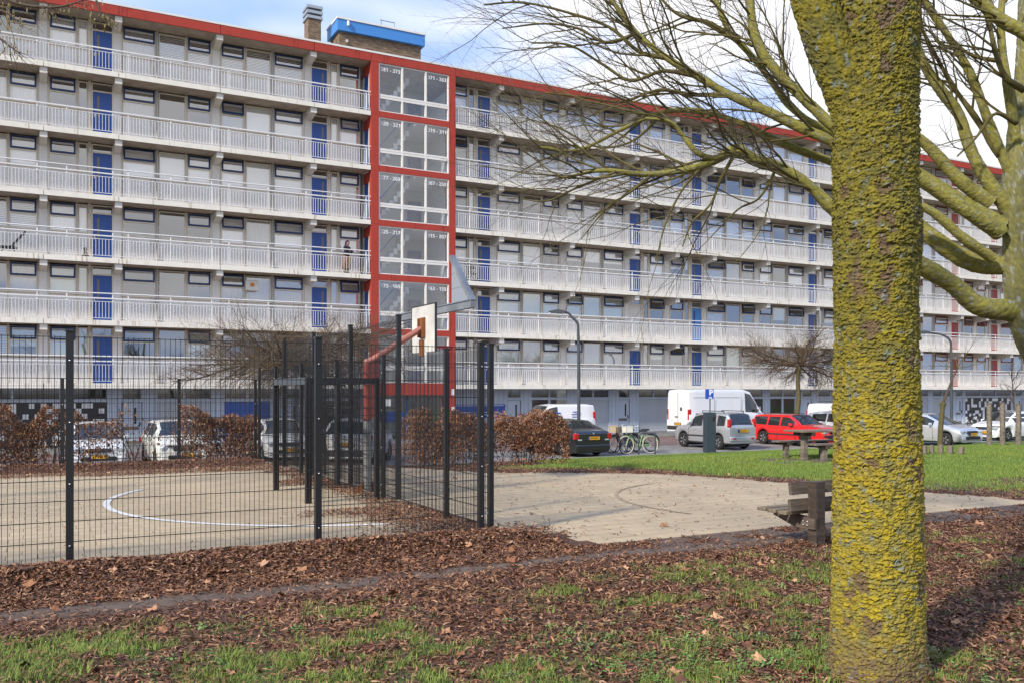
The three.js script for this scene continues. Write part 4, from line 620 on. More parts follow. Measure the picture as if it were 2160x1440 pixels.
vehicle('parked_car', 'red estate car with a black side strip parked nose out by the picnic table', 'car', { ...hatch, L: 4.7, W: 1.76, sill: 0.2, r: 0.315, roof: 0.76, axles: [-1.35, 1.32], round: 0.08, top: [[-2.35, 0.9], [-2.3, 1.0], [-2.05, 1.38], [-1.7, 1.42], [-0.2, 1.43], [0.25, 1.4], [1.0, 0.98], [2.1, 0.86], [2.32, 0.72], [2.35, 0.5]], belt: [[-2.35, 0.92], [2.35, 0.78]], screen: [0.22, 1.03], rear: [-2.33, -2.0], side: [[-2.0, -1.12], [-1.02, -0.3], [-0.2, 0.6]], paint: redP, strip: 0.52, mirror: 0.55, mirrorY: 0.98, handles: [-0.9, 0.05], extra: (o) => { part(o, 'roof_rail', [bar([-1.9, 1.47, 0.6], [-0.1, 1.47, 0.6], 0.015, 6), bar([-1.9, 1.47, -0.6], [-0.1, 1.47, -0.6], 0.015, 6)], M.trim); part(o, 'bumper_strip', [box(0.05, 0.07, 1.5, 2.38, 0.52, 0)], M.trim); part(o, 'indicator', [box(0.05, 0.1, 0.1, 2.3, 0.68, 0.8), box(0.05, 0.1, 0.1, 2.3, 0.68, -0.8)], M.amber); part(o, 'wing_badge', [box(0.07, 0.1, 0.01, 1.0, 0.72, 0.883), box(0.07, 0.1, 0.01, 1.0, 0.72, -0.883)], M.plateY); } }, place(1681, 42.3), OUT, 'cars in the parking bays');
vehicle('parked_car', 'silver hatchback parked nose out behind the pollarded tree', 'car', { ...hatch, L: 4.25, W: 1.8, paint: carPaint(0.56, 0.57, 0.585, 0.35), axles: [-1.3, 1.35], top: [[-2.12, 0.92], [-2.05, 1.0], [-1.7, 1.38], [-1.1, 1.45], [-0.1, 1.46], [0.3, 1.42], [1.25, 0.98], [1.95, 0.8], [2.1, 0.62], [2.12, 0.5]], screen: [0.28, 1.28], rear: [-2.1, -1.5], plateF: 0.56 }, place(1962, 42.6), OUT + 0.05, 'cars in the parking bays');
vehicle('parked_car', 'white hatchback parked along the road behind the exercise posts', 'car', { ...hatch, L: 4.2, paint: white }, place(2128, 46.5), BACK, 'cars along the road');
vehicle('parked_car', 'white car behind the red estate', 'car', { ...hatch, paint: white }, place(1778, 46.0), OUT + 0.1, 'cars along the road');
// vans
const marks = (x0, z, rows) => rows.map(([x, y, w, h]) => box(w, h, 0.006, x0 + x, y, z));
const bigVan = { ...hatch, L: 6.0, W: 2.05, sill: 0.32, r: 0.35, roof: 0.88, round: 0.06, axles: [-1.75, 1.95], top: [[-3, 2.45], [-2.95, 2.58], [-2.5, 2.62], [0.9, 2.62], [1.35, 2.5], [2.25, 1.32], [2.85, 1.08], [2.98, 0.8], [3, 0.6]], belt: [[-3, 1.28], [2.2, 1.25], [3, 0.95]], screen: [1.4, 2.3], rear: [9, 9.1], side: [[0.95, 1.85]], paint: carPaint(0.74, 0.75, 0.76), bumper: M.trim, rearY: 1.25, tailH: 0.6, tailW: 0.15, plateR: 0.75, mirror: 1.7, mirrorY: 1.45, mirrorM: M.trim, handles: [0.75], handleY: 1.1, handleM: M.trim,
  extra: (o, s, hl, hw) => { for (const sd of [-1, 1]) { part(o, 'panel_crease', [box(1.3, 0.02, 0.01, -2.1, 2.2, sd * (hw * 0.93)), box(1.7, 0.02, 0.01, -0.35, 2.2, sd * hw * 0.93)], M.grille); part(o, 'door_gap', [box(0.015, 1.6, 0.014, -1.3, 1.4, sd * hw * 0.985), box(0.015, 1.7, 0.014, 0.62, 1.4, sd * hw * 0.985)], M.zincDark); part(o, 'slide_rail', box(1.4, 0.05, 0.02, -1.9, 1.3, sd * (hw + 0.005)), M.trim); } part(o, 'rear_door_gap', [box(0.012, 2.0, 0.02, -hl - 0.002, 1.45, 0)], M.zincDark); part(o, 'rear_handle', [box(0.03, 0.06, 0.2, -hl - 0.01, 1.12, -0.12), box(0.03, 0.18, 0.14, -hl - 0.006, 1.55, 0.28)], M.trim); } };
vehicle('delivery_van', 'tall white panel van with red tail lights parked beyond the silver off-roader', 'van', bigVan, place(1520, 50.6), ALONG, 'vans along the road');
const cityVan = { ...hatch, L: 4.4, W: 1.83, sill: 0.25, r: 0.32, roof: 0.84, round: 0.08, axles: [-1.3, 1.4], top: [[-2.2, 1.68], [-2.15, 1.8], [-1.8, 1.84], [0.2, 1.84], [0.6, 1.75], [1.35, 1.1], [2.0, 0.95], [2.18, 0.75], [2.2, 0.55]], belt: [[-2.2, 1.12], [1.3, 1.05], [2.2, 0.85]], screen: [0.6, 1.4], rear: [9, 9.1], side: [[0.1, 0.95]], paint: white, bumper: M.trim, rearY: 1.2, tailH: 0.5, tailW: 0.13, mirror: 0.9, mirrorY: 1.15,
  extra: (o, s, hl, hw) => { for (const sd of [-1, 1]) for (const m of marks(-1, sd * (hw * 0.95), [[0.0, 1.45, 0.45, 0.05], [0.02, 1.32, 0.55, 0.04], [0.04, 1.19, 0.45, 0.05], [1.1, 1.4, 0.3, 0.06], [1.15, 1.28, 0.5, 0.02]])) part(o, 'lettering_line', m, M.signBlue); } };
vehicle('delivery_van', 'small white van with blue lettering parked behind the black coupe', 'van', cityVan, place(1163, 46.8), BACK, 'vans along the road');
vehicle('delivery_van', 'small white van with a roof rack behind the red estate', 'van', { ...cityVan, extra: (o) => part(o, 'roof_rack', [bar([-1.5, 1.92, 0.6], [0, 1.92, 0.6], 0.02, 6), bar([-1.5, 1.92, -0.6], [0, 1.92, -0.6], 0.02, 6), ...[-1.4, -0.7, 0].map((x) => bar([x, 1.92, -0.6], [x, 1.92, 0.6], 0.018, 6))], M.trim) }, place(1784, 51.5), ALONG, 'vans along the road');
// ---------------------------------------------------------------- bicycles at the rack
function bicycle(label, frameM, pos, turn, lean, { basket, basketM, tyreM = M.rubber } = {}) {
  const o = thing('bicycle', label, 'bicycle', pos, turn, 'bicycles at the rack'); o.rotation.order = 'YXZ'; o.rotation.x = lean;
  const r = 0.34, wh = (x) => { const t = part(o, 'wheel', new THREE.TorusGeometry(r, 0.021, 8, 36).translate(x, r + 0.02, 0), tyreM), sp = []; for (let i = 0; i < 12; i++) { const a = i / 12 * Math.PI * 2; sp.push(bar([x, r + 0.02, 0.02], [x + Math.cos(a) * r, r + 0.02 + Math.sin(a) * r, 0], 0.003, 4)); } sp.push(bar([x, r + 0.02, -0.05], [x, r + 0.02, 0.05], 0.025, 8)); part(t, 'spokes', sp, M.bolt); };
  wh(-0.55); wh(0.55);
  part(o, 'frame', [bar([-0.55, 0.36, 0.03], [-0.06, 0.3, 0.03], 0.012, 8), bar([-0.55, 0.36, -0.03], [-0.18, 0.78, -0.02], 0.012, 8), bar([-0.06, 0.3, 0], [-0.22, 0.88, 0], 0.017, 8), tube(smooth([[-0.06, 0.3, 0], [0.12, 0.4, 0], [0.36, 0.82, 0]].map((v) => new THREE.Vector3(...v)), 10), Array(11).fill(0.02), 8), tube(smooth([[-0.14, 0.55, 0], [0.1, 0.58, 0], [0.35, 0.9, 0]].map((v) => new THREE.Vector3(...v)), 10), Array(11).fill(0.016), 8), bar([0.34, 0.78, 0], [0.40, 0.98, 0].map((v, i) => v - (i === 0 ? 0.08 : 0)), 0.022, 8)], frameM);
  part(o, 'fork', [bar([0.35, 0.8, 0.03], [0.55, 0.36, 0.04], 0.012, 6), bar([0.35, 0.8, -0.03], [0.55, 0.36, -0.04], 0.012, 6)], frameM);
  part(o, 'mudguard', [new THREE.TorusGeometry(r + 0.035, 0.018, 5, 20, Math.PI * 0.8).rotateZ(0.3).translate(-0.55, r + 0.02, 0)], frameM); part(o, 'mudguard', [new THREE.TorusGeometry(r + 0.035, 0.016, 5, 14, Math.PI * 0.5).rotateZ(0.7).translate(0.55, r + 0.02, 0)], frameM);
  part(o, 'handlebar', [bar([0.32, 0.95, 0], [0.29, 1.08, 0], 0.014, 6), tube(smooth([[0.08, 1.05, 0.3], [0.22, 1.1, 0.27], [0.32, 1.08, 0.1], [0.32, 1.08, -0.1], [0.22, 1.1, -0.27], [0.08, 1.05, -0.3]].map((v) => new THREE.Vector3(...v)), 20), Array(21).fill(0.013), 6)], M.bolt);
  part(o, 'saddle', [plate([[-0.14, -0.09], [0.0, -0.06], [0.16, -0.015], [0.16, 0.015], [0.0, 0.06], [-0.14, 0.09]], 0.05, 0.012).rotateX(-Math.PI / 2).translate(-0.23, 0.9, 0)], M.trim);
  part(o, 'carrier', [box(0.4, 0.02, 0.12, -0.58, 0.78, 0), bar([-0.7, 0.78, 0.05], [-0.55, 0.36, 0.05], 0.006, 5), bar([-0.7, 0.78, -0.05], [-0.55, 0.36, -0.05], 0.006, 5)], M.trim);
  part(o, 'chain_guard', [box(0.5, 0.1, 0.02, -0.28, 0.33, 0.06), new THREE.CylinderGeometry(0.09, 0.09, 0.02, 14).rotateX(Math.PI / 2).translate(-0.06, 0.31, 0.06)], frameM);
  if (basket) { const b = part(o, 'basket', [box(0.02, 0.24, 0.38, 0.32, 0.98, 0), box(0.02, 0.24, 0.38, 0.6, 0.98, 0), box(0.3, 0.24, 0.02, 0.46, 0.98, 0.18), box(0.3, 0.24, 0.02, 0.46, 0.98, -0.18), box(0.28, 0.02, 0.36, 0.46, 0.87, 0), box(0.3, 0.03, 0.40, 0.46, 1.1, 0)], basketM); }
  return o;
}
const mint = mat(0.27, 0.40, 0.21, 0.35), darkBike = mat(0.03, 0.05, 0.05, 0.35), redBike = mat(0.22, 0.05, 0.04, 0.4), crate = mat(0.72, 0.70, 0.60, 0.6), wicker = mat(0.42, 0.33, 0.22, 0.8);
const cream_tyre = mat(0.5, 0.48, 0.40, 0.7);
const bikeAt = (px, d) => place(px, d);
bicycle('mint green bicycle with cream tyres and a white front crate', mint, bikeAt(1347, 36.2), Math.PI + 0.35, 0.06, { basket: true, basketM: crate, tyreM: cream_tyre });
bicycle('dark bicycle with a wicker front box beside the black coupe', darkBike, bikeAt(1309, 36.8), Math.PI + 0.75, -0.1, { basket: true, basketM: wicker });
bicycle('dark red bicycle leaning behind the mint one', redBike, bikeAt(1320, 37.4), Math.PI + 0.55, 0.12);
bicycle('black bicycle behind the rack hoop', darkBike, bikeAt(1349, 37.4), Math.PI + 0.3, -0.06);
bicycle('dark blue bicycle leaning towards the black coupe', mat(0.02, 0.03, 0.08, 0.35), bikeAt(1331, 36.5), Math.PI + 0.95, 0.16);
bicycle('black bicycle standing against the black and white mosaic wall', darkBike, bikeAt(2062, 58.0), ALONG, -0.1).userData.group = undefined;
{ const g = tube(smooth([[-0.33, 0, 0], [-0.33, 0.6, 0], [-0.31, 0.78, 0], [-0.24, 0.84, 0], [0.24, 0.84, 0], [0.31, 0.78, 0], [0.33, 0.6, 0], [0.33, 0, 0]].map((v) => new THREE.Vector3(...v)), 40), Array(41).fill(0.03), 10); const o = solo('bike_rack', g, M.lampPost, 'dark steel bicycle hoop beside the mint green bicycle', 'bike rack'); o.position.copy(bikeAt(1365, 35.6)); o.rotation.y = 0.1; }
// ---------------------------------------------------------------- trees
const pw = (px, py, d) => new THREE.Vector3((px - 1080) * d / FOCAL, EYE - (py - 825) * d / FOCAL, -d);   // a sighted point: picture column and row at a paced distance
const barkTex = (() => tex(256, (u, v) => { const n = fbm(u * 8, v * 8, 4, 8, 51), m = fbm(u * 20 + 3, v * 20, 3, 20, 53), l = sstep(0.52, 0.7, fbm(u * 14, v * 14, 4, 14, 57)); const a = 0.62 + 0.5 * n; return [lerp(0.86 * a, 0.95, l * 0.5) * (0.85 + 0.3 * m), lerp(0.84 * a, 0.98, l * 0.5) * (0.85 + 0.3 * m), lerp(0.62 * a, 0.92, l * 0.6) * (0.85 + 0.3 * m)]; }, { metres: 0.4 }))();
M.limb = mat(0.33, 0.295, 0.115, 0.9, { map: barkTex, bumpMap: T.noiseBump, bumpScale: 0.006 });
M.limbGrey = mat(0.36, 0.345, 0.19, 0.9, { map: barkTex, bumpMap: T.noiseBump, bumpScale: 0.006 });
M.twig = mat(0.115, 0.088, 0.055, 0.9); M.branch = mat(0.21, 0.18, 0.085, 0.9, { map: barkTex }); M.twigDark = mat(0.085, 0.062, 0.042, 0.9); M.twigBrown = mat(0.15, 0.105, 0.062, 0.9); M.youngBark = mat(0.20, 0.175, 0.12, 0.9, { map: barkTex });

const V3 = THREE.Vector3;
function wander(start, dir, len, n, wob, rise = 0) { const pts = [start.clone()], d = dir.clone().normalize(), st = len / n; for (let i = 0; i < n; i++) { d.x += (rnd() - 0.5) * wob; d.y += (rnd() - 0.5) * wob + rise; d.z += (rnd() - 0.5) * wob; d.normalize(); pts.push(pts[pts.length - 1].clone().addScaledVector(d, st)); } return pts; }
const sideways = (t, spread) => { const r = new V3(rnd() - 0.5, rnd() - 0.5, rnd() - 0.5).normalize(); r.sub(t.clone().multiplyScalar(r.dot(t))).normalize(); return t.clone().addScaledVector(r, spread).normalize(); };
// twigs sprouting from a limb's points; out collects geometry by thickness
function sprout(pts, rad, out, o, depth = 0) {
  const total = pts.reduce((s, p, i) => s + (i ? p.distanceTo(pts[i - 1]) : 0), 0), n = Math.round(total * o.density[depth]);
  for (let i = 0; i < n; i++) {
    const f = lerp(o.from?.[depth] ?? 0.15, 1, (i + rnd()) / n) * (pts.length - 1), a = Math.min(pts.length - 2, Math.floor(f)), p = pts[a].clone().lerp(pts[a + 1], f - a), t = pts[a + 1].clone().sub(pts[a]).normalize(), r0 = lerp(rad[a], rad[a + 1], f - a);
    const len = rr(...o.len[depth]), d = sideways(t, rr(0.6, 1.3)); if (o.bias) d.add(o.bias).normalize();
    const r = Math.min(r0 * 0.62, o.r[depth]), m = o.seg[depth], tp = wander(p, d, len, m, o.wob[depth], o.rise ?? 0.03), tr = tp.map((_, k) => lerp(r, r * 0.25, k / m));
    (out[depth + 1] ??= []).push(tube(tp, tr, o.sides[depth], false));
    if (depth + 1 < o.density.length) sprout(tp, tr, out, o, depth + 1);
  }
}
// bark: jittered cells, and a limb swept along a curve with them
const cell = (u, v, cu, s) => { const iu = Math.floor(u), iv = Math.floor(v); let b1 = 9, b2 = 9, id = 0, oy = 0; for (let y = -1; y <= 1; y++) for (let x = -1; x <= 1; x++) { const hx = (((iu + x) % cu) + cu) % cu, px = iu + x + 0.15 + 0.7 * hash(hx, iv + y, s), py = iv + y + 0.15 + 0.7 * hash(hx, iv + y, s + 1), dx = px - u, dy = py - v, dd = Math.sqrt(dx * dx + dy * dy); if (dd < b1) { b2 = b1; b1 = dd; id = hash(hx, iv + y, s + 2); oy = v - py; } else if (dd < b2) b2 = dd; } return [b2 - b1, id, oy]; };
const limb = (pts, rad, seed, na = 96, nh = 260, pal = [[0.10, 0.088, 0.03], [0.16, 0.125, 0.014], [0.16, 0.185, 0.16]], yl = 2.2, grey = 0.66) => { const cv = new THREE.CatmullRomCurve3(pts), V = [], C = [], I = []; const fr = cv.computeFrenetFrames(nh);
    for (let j = 0; j <= nh; j++) { const t = j / nh, p = cv.getPointAt(t), r0 = rad(t), N = fr.normals[j], B = fr.binormals[j]; for (let i = 0; i < na; i++) { const a = i / na * Math.PI * 2, cx = Math.cos(a), cz = Math.sin(a), y = t * yl + seed, Y = y * 5; const [e, id] = cell(i / na * 30 + fbm3(cx * 5, y * 8, cz * 5, 3, 3), y * 40 + fbm3(cx * 4, Y * 4, cz * 4, 3, 8) * 2.5, 30, 25), fine = fbm3(cx * 6, Y * 20, cz * 6, 4, 15), rg = 1 - Math.abs(2 * fbm3(cx * 6 + 3, Y * 22, cz * 6, 3, 18) - 1); const k0 = Math.min(1, r0 / 0.12), r = r0 + (id * 0.007 + (fine - 0.5) * 0.018 - sstep(0.86, 0.985, rg) * 0.008 - sstep(0.1, 0, e) * 0.006) * k0; const q = p.clone().addScaledVector(N, cx * r).addScaledVector(B, cz * r); V.push(q.x, q.y, q.z); const ly = sstep(0.4, 0.6, fbm3(cx * 3, Y * 3 + 7, cz * 3, 4, 71) * 0.6 + fine * 0.4), lg = sstep(grey, grey + 0.05, fbm3(cx * 5, Y * 5, cz * 5, 4, 83)), sp = 0.55 + 0.9 * fbm3(cx * 30, Y * 30, cz * 30, 2, 91); let c = pal[0].map((x, k) => lerp(x, pal[1][k], ly)); c = c.map((x, k) => lerp(x, pal[2][k], lg)); C.push(c[0] * sp, c[1] * sp, c[2] * sp); } }
    for (let j = 0; j < nh; j++) for (let i = 0; i < na; i++) { const a = j * na + i, b = j * na + (i + 1) % na, c = a + na, e = b + na; I.push(a, b, c, b, e, c); }
    const g = new THREE.BufferGeometry(); g.setAttribute('position', new THREE.Float32BufferAttribute(V, 3)); g.setAttribute('color', new THREE.Float32BufferAttribute(C, 3)); g.setIndex(I); g.computeVertexNormals(); return g; };
const barkMat = new THREE.MeshStandardMaterial({ vertexColors: true, roughness: 0.95 });
// ---------------------------------------------------------------- the big plane: plated, lichen-covered trunk
{
  const d = 5.6, base = pw(1847, 1425, d), gy = groundY(...toPQ(base.x, base.z));
  const o = thing('plane_tree', 'big plane tree trunk with flaking bark covered in yellow lichen', 'tree', [base.x, gy, base.z]);
  const NA = 320, NH = 1180, H = 4.9, V = [], C = [], I = [];
  const axis = (y) => new THREE.Vector2(0.0 + 0.012 * Math.sin(y * 1.3) + 0.02 * sstep(2.2, 4.2, y), 0.012 * Math.sin(y * 0.9 + 1));
  const radius = (y, a) => { let r = lerp(0.262, 0.246, clamp(y / 2.2)) - 0.012 * sstep(2.8, 4.4, y); r += 0.035 * Math.exp(-y / 0.16) * (1 + 0.5 * Math.sin(a * 3 + 1.2)) + 0.014 * Math.exp(-(((y - 2.72) / 0.22) ** 2)) * (1 + Math.cos(a - 0.4)); return r * (1 + 0.022 * Math.sin(a * 2 + y * 1.7) + 0.014 * Math.sin(a * 5 - y * 2.1)); };
  // bark plates: jittered cells, each with its own level and a lifted lower lip
  const wrapA = 44; // cells round
  for (let j = 0; j <= NH; j++) { const y = j / NH * H - 0.06, ax = axis(y);
    for (let i = 0; i < NA; i++) {
      const a = i / NA * Math.PI * 2, u = i / NA, r0 = radius(y, a), cx = Math.cos(a), cz = Math.sin(a), Y = y / 0.27;
      const wx = 0.6 * (fbm3(cx * 5, Y * 5, cz * 5, 3, 3) - 0.5), wy = 1.0 * (fbm3(cx * 5 + 5, Y * 5, cz * 5, 3, 9) - 0.5);
      const [e, id, oy] = cell(u * wrapA + wx * 2.6, y * 34 + wy * 2.4, wrapA, 21), [e2, id2] = cell(u * 20 + wx * 2, y * 11 + wy * 2, 20, 61);
      const f0 = fbm3(cx * 9, Y * 22, cz * 9, 4, 15), rg = 1 - Math.abs(2 * fbm3(cx * 10 + 3, Y * 26, cz * 10, 3, 18) - 1), fine = 0.55 * f0 + 0.45 * (1 - rg * rg), lo = fbm3(cx * 2.6, Y * 2.6, cz * 2.6, 4, 33), gap = sstep(0.10, 0.0, e), gap2 = sstep(0.05, 0.0, e2) * sstep(0.45, 0.6, lo + 0.1);
      const fallen = id2 > 0.91 ? sstep(0.02, 0.14, e2) : 0, lift = clamp(0.5 - oy) * 0.0045 * (id > 0.35 ? 1 : 0.2);
      const h = id * 0.0065 + lift * 1.6 + (f0 - 0.5) * 0.020 - sstep(0.86, 0.985, rg) * 0.009 - gap * 0.007 * (0.3 + id) - gap2 * 0.012 - fallen * 0.007 + (lo - 0.5) * 0.02;
      const r = r0 + h; V.push(ax.x + cx * r, y, ax.y + cz * r);
      // colour: yellow and green-grey lichen crusts, blue-grey rosettes, brown where plates have dropped
      const ly = sstep(0.36, 0.60, fbm3(cx * 5 + 9, Y * 8, cz * 5, 5, 71) * 0.6 + f0 * 0.25 + id * 0.15), lg = sstep(0.685, 0.725, fbm3(cx * 8, Y * 8 + 40, cz * 8, 4, 83)), sp = fbm3(cx * 45, Y * 45, cz * 45, 2, 91);
      const low = sstep(2.4, 1.3, y + 0.8 * (lo - 0.5)), yel = [lerp(0.190, 0.320, low), lerp(0.158, 0.242, low), lerp(0.011, 0.011, low)], olive = [lerp(0.115, 0.205, low), lerp(0.104, 0.178, low), lerp(0.020, 0.042, low)], brown = [0.125, 0.078, 0.05], greyb = [0.17, 0.195, 0.17];
      let c = olive.map((x, k) => lerp(x, yel[k], ly)); const bald = Math.max(fallen * 0.85, sstep(0.42, 0.05, y) * sstep(0.35, 0.6, fine + 0.15 * id) , 0); c = c.map((x, k) => lerp(x, brown[k], clamp(bald))); c = c.map((x, k) => lerp(x, greyb[k], lg * 0.9 * (1 - bald * 0.5)));
      c = c.map((x, k) => lerp(x, [0.06, 0.042, 0.028][k], Math.max(gap * 0.45 * id, gap2 * 0.8, sstep(0.88, 0.98, rg) * 0.55))); const t = 0.55 + 0.9 * sp; C.push(c[0] * t, c[1] * t, c[2] * t);
    } }
  for (let j = 0; j < NH; j++) for (let i = 0; i < NA; i++) { const a = j * NA + i, b = j * NA + (i + 1) % NA, c = a + NA, e = b + NA; I.push(a, c, b, b, c, e); }
  const g = new THREE.BufferGeometry(); g.setAttribute('position', new THREE.Float32BufferAttribute(V, 3)); g.setAttribute('color', new THREE.Float32BufferAttribute(C, 3)); g.setIndex(I); g.computeVertexNormals();
  const bark = new THREE.MeshStandardMaterial({ vertexColors: true, roughness: 0.95 });
  part(o, 'trunk', g, bark);
  // the forked limb that leaves to the left near the top of the view, same bark
  const rel = (px, py, dd) => pw(px, py, dd).sub(o.position);
  part(o, 'limb', limb([rel(1856, 480, 5.66), rel(1836, 350, 5.64), rel(1800, 215, 5.62), rel(1748, 90, 5.6), rel(1708, -30, 5.58), rel(1650, -250, 5.55), rel(1560, -600, 5.5)], (t) => lerp(0.165, 0.09, t), 3, 150, 480, [[0.105, 0.094, 0.02], [0.18, 0.148, 0.011], [0.16, 0.185, 0.16]]), bark);
  reseed(77); const out = []; const topP = new V3(0.02, 4.8, 0);
  const crown = []; for (const [dx, dy, dz, l, r] of [[-0.2, 1, 0.3, 2.6, 0.13], [0.5, 1, 0.1, 2.4, 0.12]]) { const p = wander(topP.clone().add(new V3(0, -0.1, 0)), new V3(dx, dy, dz), l, 8, 0.25, 0.03), rad = p.map((_, k) => lerp(r, 0.03, k / 8)); crown.push(tube(p, rad, 8)); sprout(p, rad, out, { density: [1.2, 2], len: [[0.6, 1.2], [0.3, 0.6]], r: [0.03, 0.009], seg: [6, 4], wob: [0.3, 0.35], sides: [5, 3] }); }
  crown.forEach((c) => part(o, 'limb', c, M.limb)); part(o, 'twigs', merge(out.flat().filter(Boolean)), M.twig);
}
// ---------------------------------------------------------------- the second plane behind it, limbs reaching far to the left
{
  const root = pw(2300, 1000, 8.7), gy = groundY(...toPQ(root.x, root.z)), o = thing('plane_tree', 'greenish plane tree with many bare limbs reaching left behind the big trunk', 'tree', [root.x, gy, root.z]);
  const R = (l) => smooth(l.map(([x, y, d]) => pw(x, y, d).sub(o.position)), l.length * 4), W = FOCAL / 8.7 * 1.14;
  const out = [], limbs = [];
  const add = (l, r0, r1, sides = 10, opt) => { const p = R(l), rad = p.map((_, i) => lerp(r0, r1, Math.pow(i / (p.length - 1), 0.8)) / W * (1 + 0.3 * (vnoise(i * 0.9, r0, 0, 5) - 0.5))); limbs.push([r0 > 10 ? limb(p, (t) => lerp(r0, r1, Math.pow(t, 0.8)) / W * (1 + 0.22 * (vnoise(t * p.length * 0.35, r0, 0, 5) - 0.5)), r0 + l[0][0], 28, p.length * 5, [[0.18, 0.162, 0.05], [0.245, 0.222, 0.04], [0.27, 0.285, 0.235]], 4.5, 0.69) : tube(p, rad, sides), r0]); if (opt !== 0) sprout(p, rad, out, { density: [4.2, 6, 6.5], from: [opt ?? 0.25, 0.12, 0.1], len: [[0.5, 1.35], [0.25, 0.75], [0.12, 0.38]], r: [0.013, 0.0065, 0.0042], seg: [7, 5, 3], wob: [0.34, 0.4, 0.4], sides: [5, 3, 3], bias: new V3(-0.28, 0.08, 0), rise: 0.02 }); return p; };
  reseed(303);
  { const p = smooth([new V3(0.25, -0.1, 0.1), new V3(0.18, 0.5, 0.05), pw(2262, 900, 8.7).sub(o.position), pw(2205, 770, 8.7).sub(o.position), pw(2168, 690, 8.7).sub(o.position), pw(2150, 600, 8.7).sub(o.position), pw(2146, 500, 8.7).sub(o.position), pw(2142, 400, 8.7).sub(o.position), pw(2150, 300, 8.75).sub(o.position), pw(2165, 150, 8.8).sub(o.position), pw(2170, -120, 8.9).sub(o.position)], 44), rad = p.map((_, i) => lerp(0.21, 0.075, i / 44)); part(o, 'trunk', limb(p, (t) => lerp(0.19, 0.07, t), 11, 64, 300, [[0.16, 0.15, 0.07], [0.19, 0.175, 0.055], [0.27, 0.285, 0.245]], 4.6, 0.63), barkMat); }
  // limbs on the left of the big trunk and the stretches that join them to this tree
  add([[2140, 655, 8.7], [2065, 645, 8.65], [2010, 600, 8.6], [1940, 558, 8.5], [1850, 505, 8.4], [1757, 440, 8.3], [1714, 397, 8.25], [1660, 360, 8.2], [1590, 333, 8.15], [1553, 320, 8.1], [1483, 349, 8.05], [1376, 368, 8.0], [1268, 360, 7.9], [1190, 375, 7.9]], 26, 3, 12, 0.42);
  add([[1590, 333, 8.15], [1553, 312, 8.1], [1510, 334, 8.05], [1472, 322, 8.0], [1440, 285, 8.0], [1415, 258, 7.95], [1360, 250, 7.9]], 11, 3, 8, 0.1);
  add([[2135, 560, 8.75], [2060, 556, 8.8], [2000, 525, 8.85], [1945, 482, 8.9], [1850, 400, 9.0], [1790, 340, 9.0], [1762, 303, 9.0], [1698, 274, 9.0], [1634, 242, 9.0], [1537, 199, 9.0], [1472, 161, 9.0], [1408, 123, 9.0], [1344, 70, 9.0], [1290, 0, 9.0], [1240, -60, 9]], 24, 4, 12, 0.45);
  add([[2115, 480, 8.7], [2020, 425, 8.75], [1940, 372, 8.8], [1850, 310, 8.9], [1762, 268, 8.9], [1720, 231, 8.9], [1660, 172, 8.9], [1617, 123, 8.9], [1590, 60, 8.9], [1583, -20, 8.9]], 24, 9, 12, 0.5);
  add([[1790, 305, 9.2], [1760, 279, 9.2], [1709, 258, 9.2], [1660, 215, 9.2], [1617, 156, 9.2], [1570, 100, 9.2], [1537, 64, 9.2], [1500, -30, 9.2]], 12, 5, 8, 0.25);
  add([[1860, 380, 9.3], [1762, 344, 9.3], [1644, 300, 9.3], [1558, 258, 9.2], [1483, 236, 9.2], [1403, 236, 9.1], [1322, 268, 9.0], [1215, 317, 8.9], [1140, 310, 8.9]], 13, 2.5, 8, 0.35);
  add([[1472, 161, 9.0], [1400, 150, 9], [1330, 170, 8.9], [1270, 135, 8.9], [1200, 95, 8.8], [1120, 90, 8.8]], 6, 2, 6, 0.1);
  add([[1408, 123, 9.0], [1350, 110, 9.0], [1290, 60, 9.0], [1210, 30, 9.0], [1100, 5, 9.0], [1020, 10, 9]], 6, 2, 6, 0.05);
  add([[1344, 70, 9.0], [1280, 90, 9.0], [1220, 60, 9.0], [1150, 50, 9.0], [1060, 60, 8.9]], 5, 1.6, 6, 0.05);
  add([[1560, 90, 9.1], [1500, 50, 9.1], [1430, 30, 9.1], [1380, -20, 9.1]], 7, 3, 6, 0.1);
  add([[1537, 199, 9.0], [1460, 200, 9.0], [1390, 190, 8.9], [1310, 215, 8.9], [1230, 205, 8.8], [1150, 195, 8.8]], 6, 2, 6, 0.05);
  add([[1268, 360, 7.9], [1220, 340, 7.9], [1180, 320, 7.9]], 3, 1.5, 5, 0.05);
  add([[1553, 320, 8.1], [1520, 380, 8.1], [1500, 430, 8.1], [1460, 470, 8.05], [1440, 520, 8.0]], 5, 1.5, 6, 0.2);
  add([[1483, 349, 8.05], [1440, 400, 8.0], [1405, 470, 8.0], [1385, 545, 8.0]], 4, 1.2, 5, 0.05); add([[1376, 368, 8.0], [1330, 405, 7.9], [1280, 440, 7.9], [1225, 505, 7.9]], 4, 1.2, 5, 0.05); add([[1300, 362, 7.9], [1220, 395, 7.9], [1150, 425, 7.8], [1100, 420, 7.8]], 3.5, 1.2, 5, 0.05); add([[1215, 317, 8.9], [1150, 335, 8.9], [1085, 370, 8.8]], 3, 1.2, 5, 0.05); add([[1403, 236, 9.1], [1330, 300, 9.0], [1260, 310, 9.0], [1180, 270, 9.0], [1110, 250, 9]], 4, 1.2, 5, 0.05); add([[1640, 352, 8.2], [1600, 420, 8.2], [1560, 440, 8.2], [1500, 500, 8.2]], 4, 1.2, 5, 0.1);
  // upward limbs right of the big trunk
  add([[2090, 430, 8.7], [2020, 375, 8.7], [1960, 310, 8.7], [1930, 285, 8.7]], 18, 11, 10, 0);
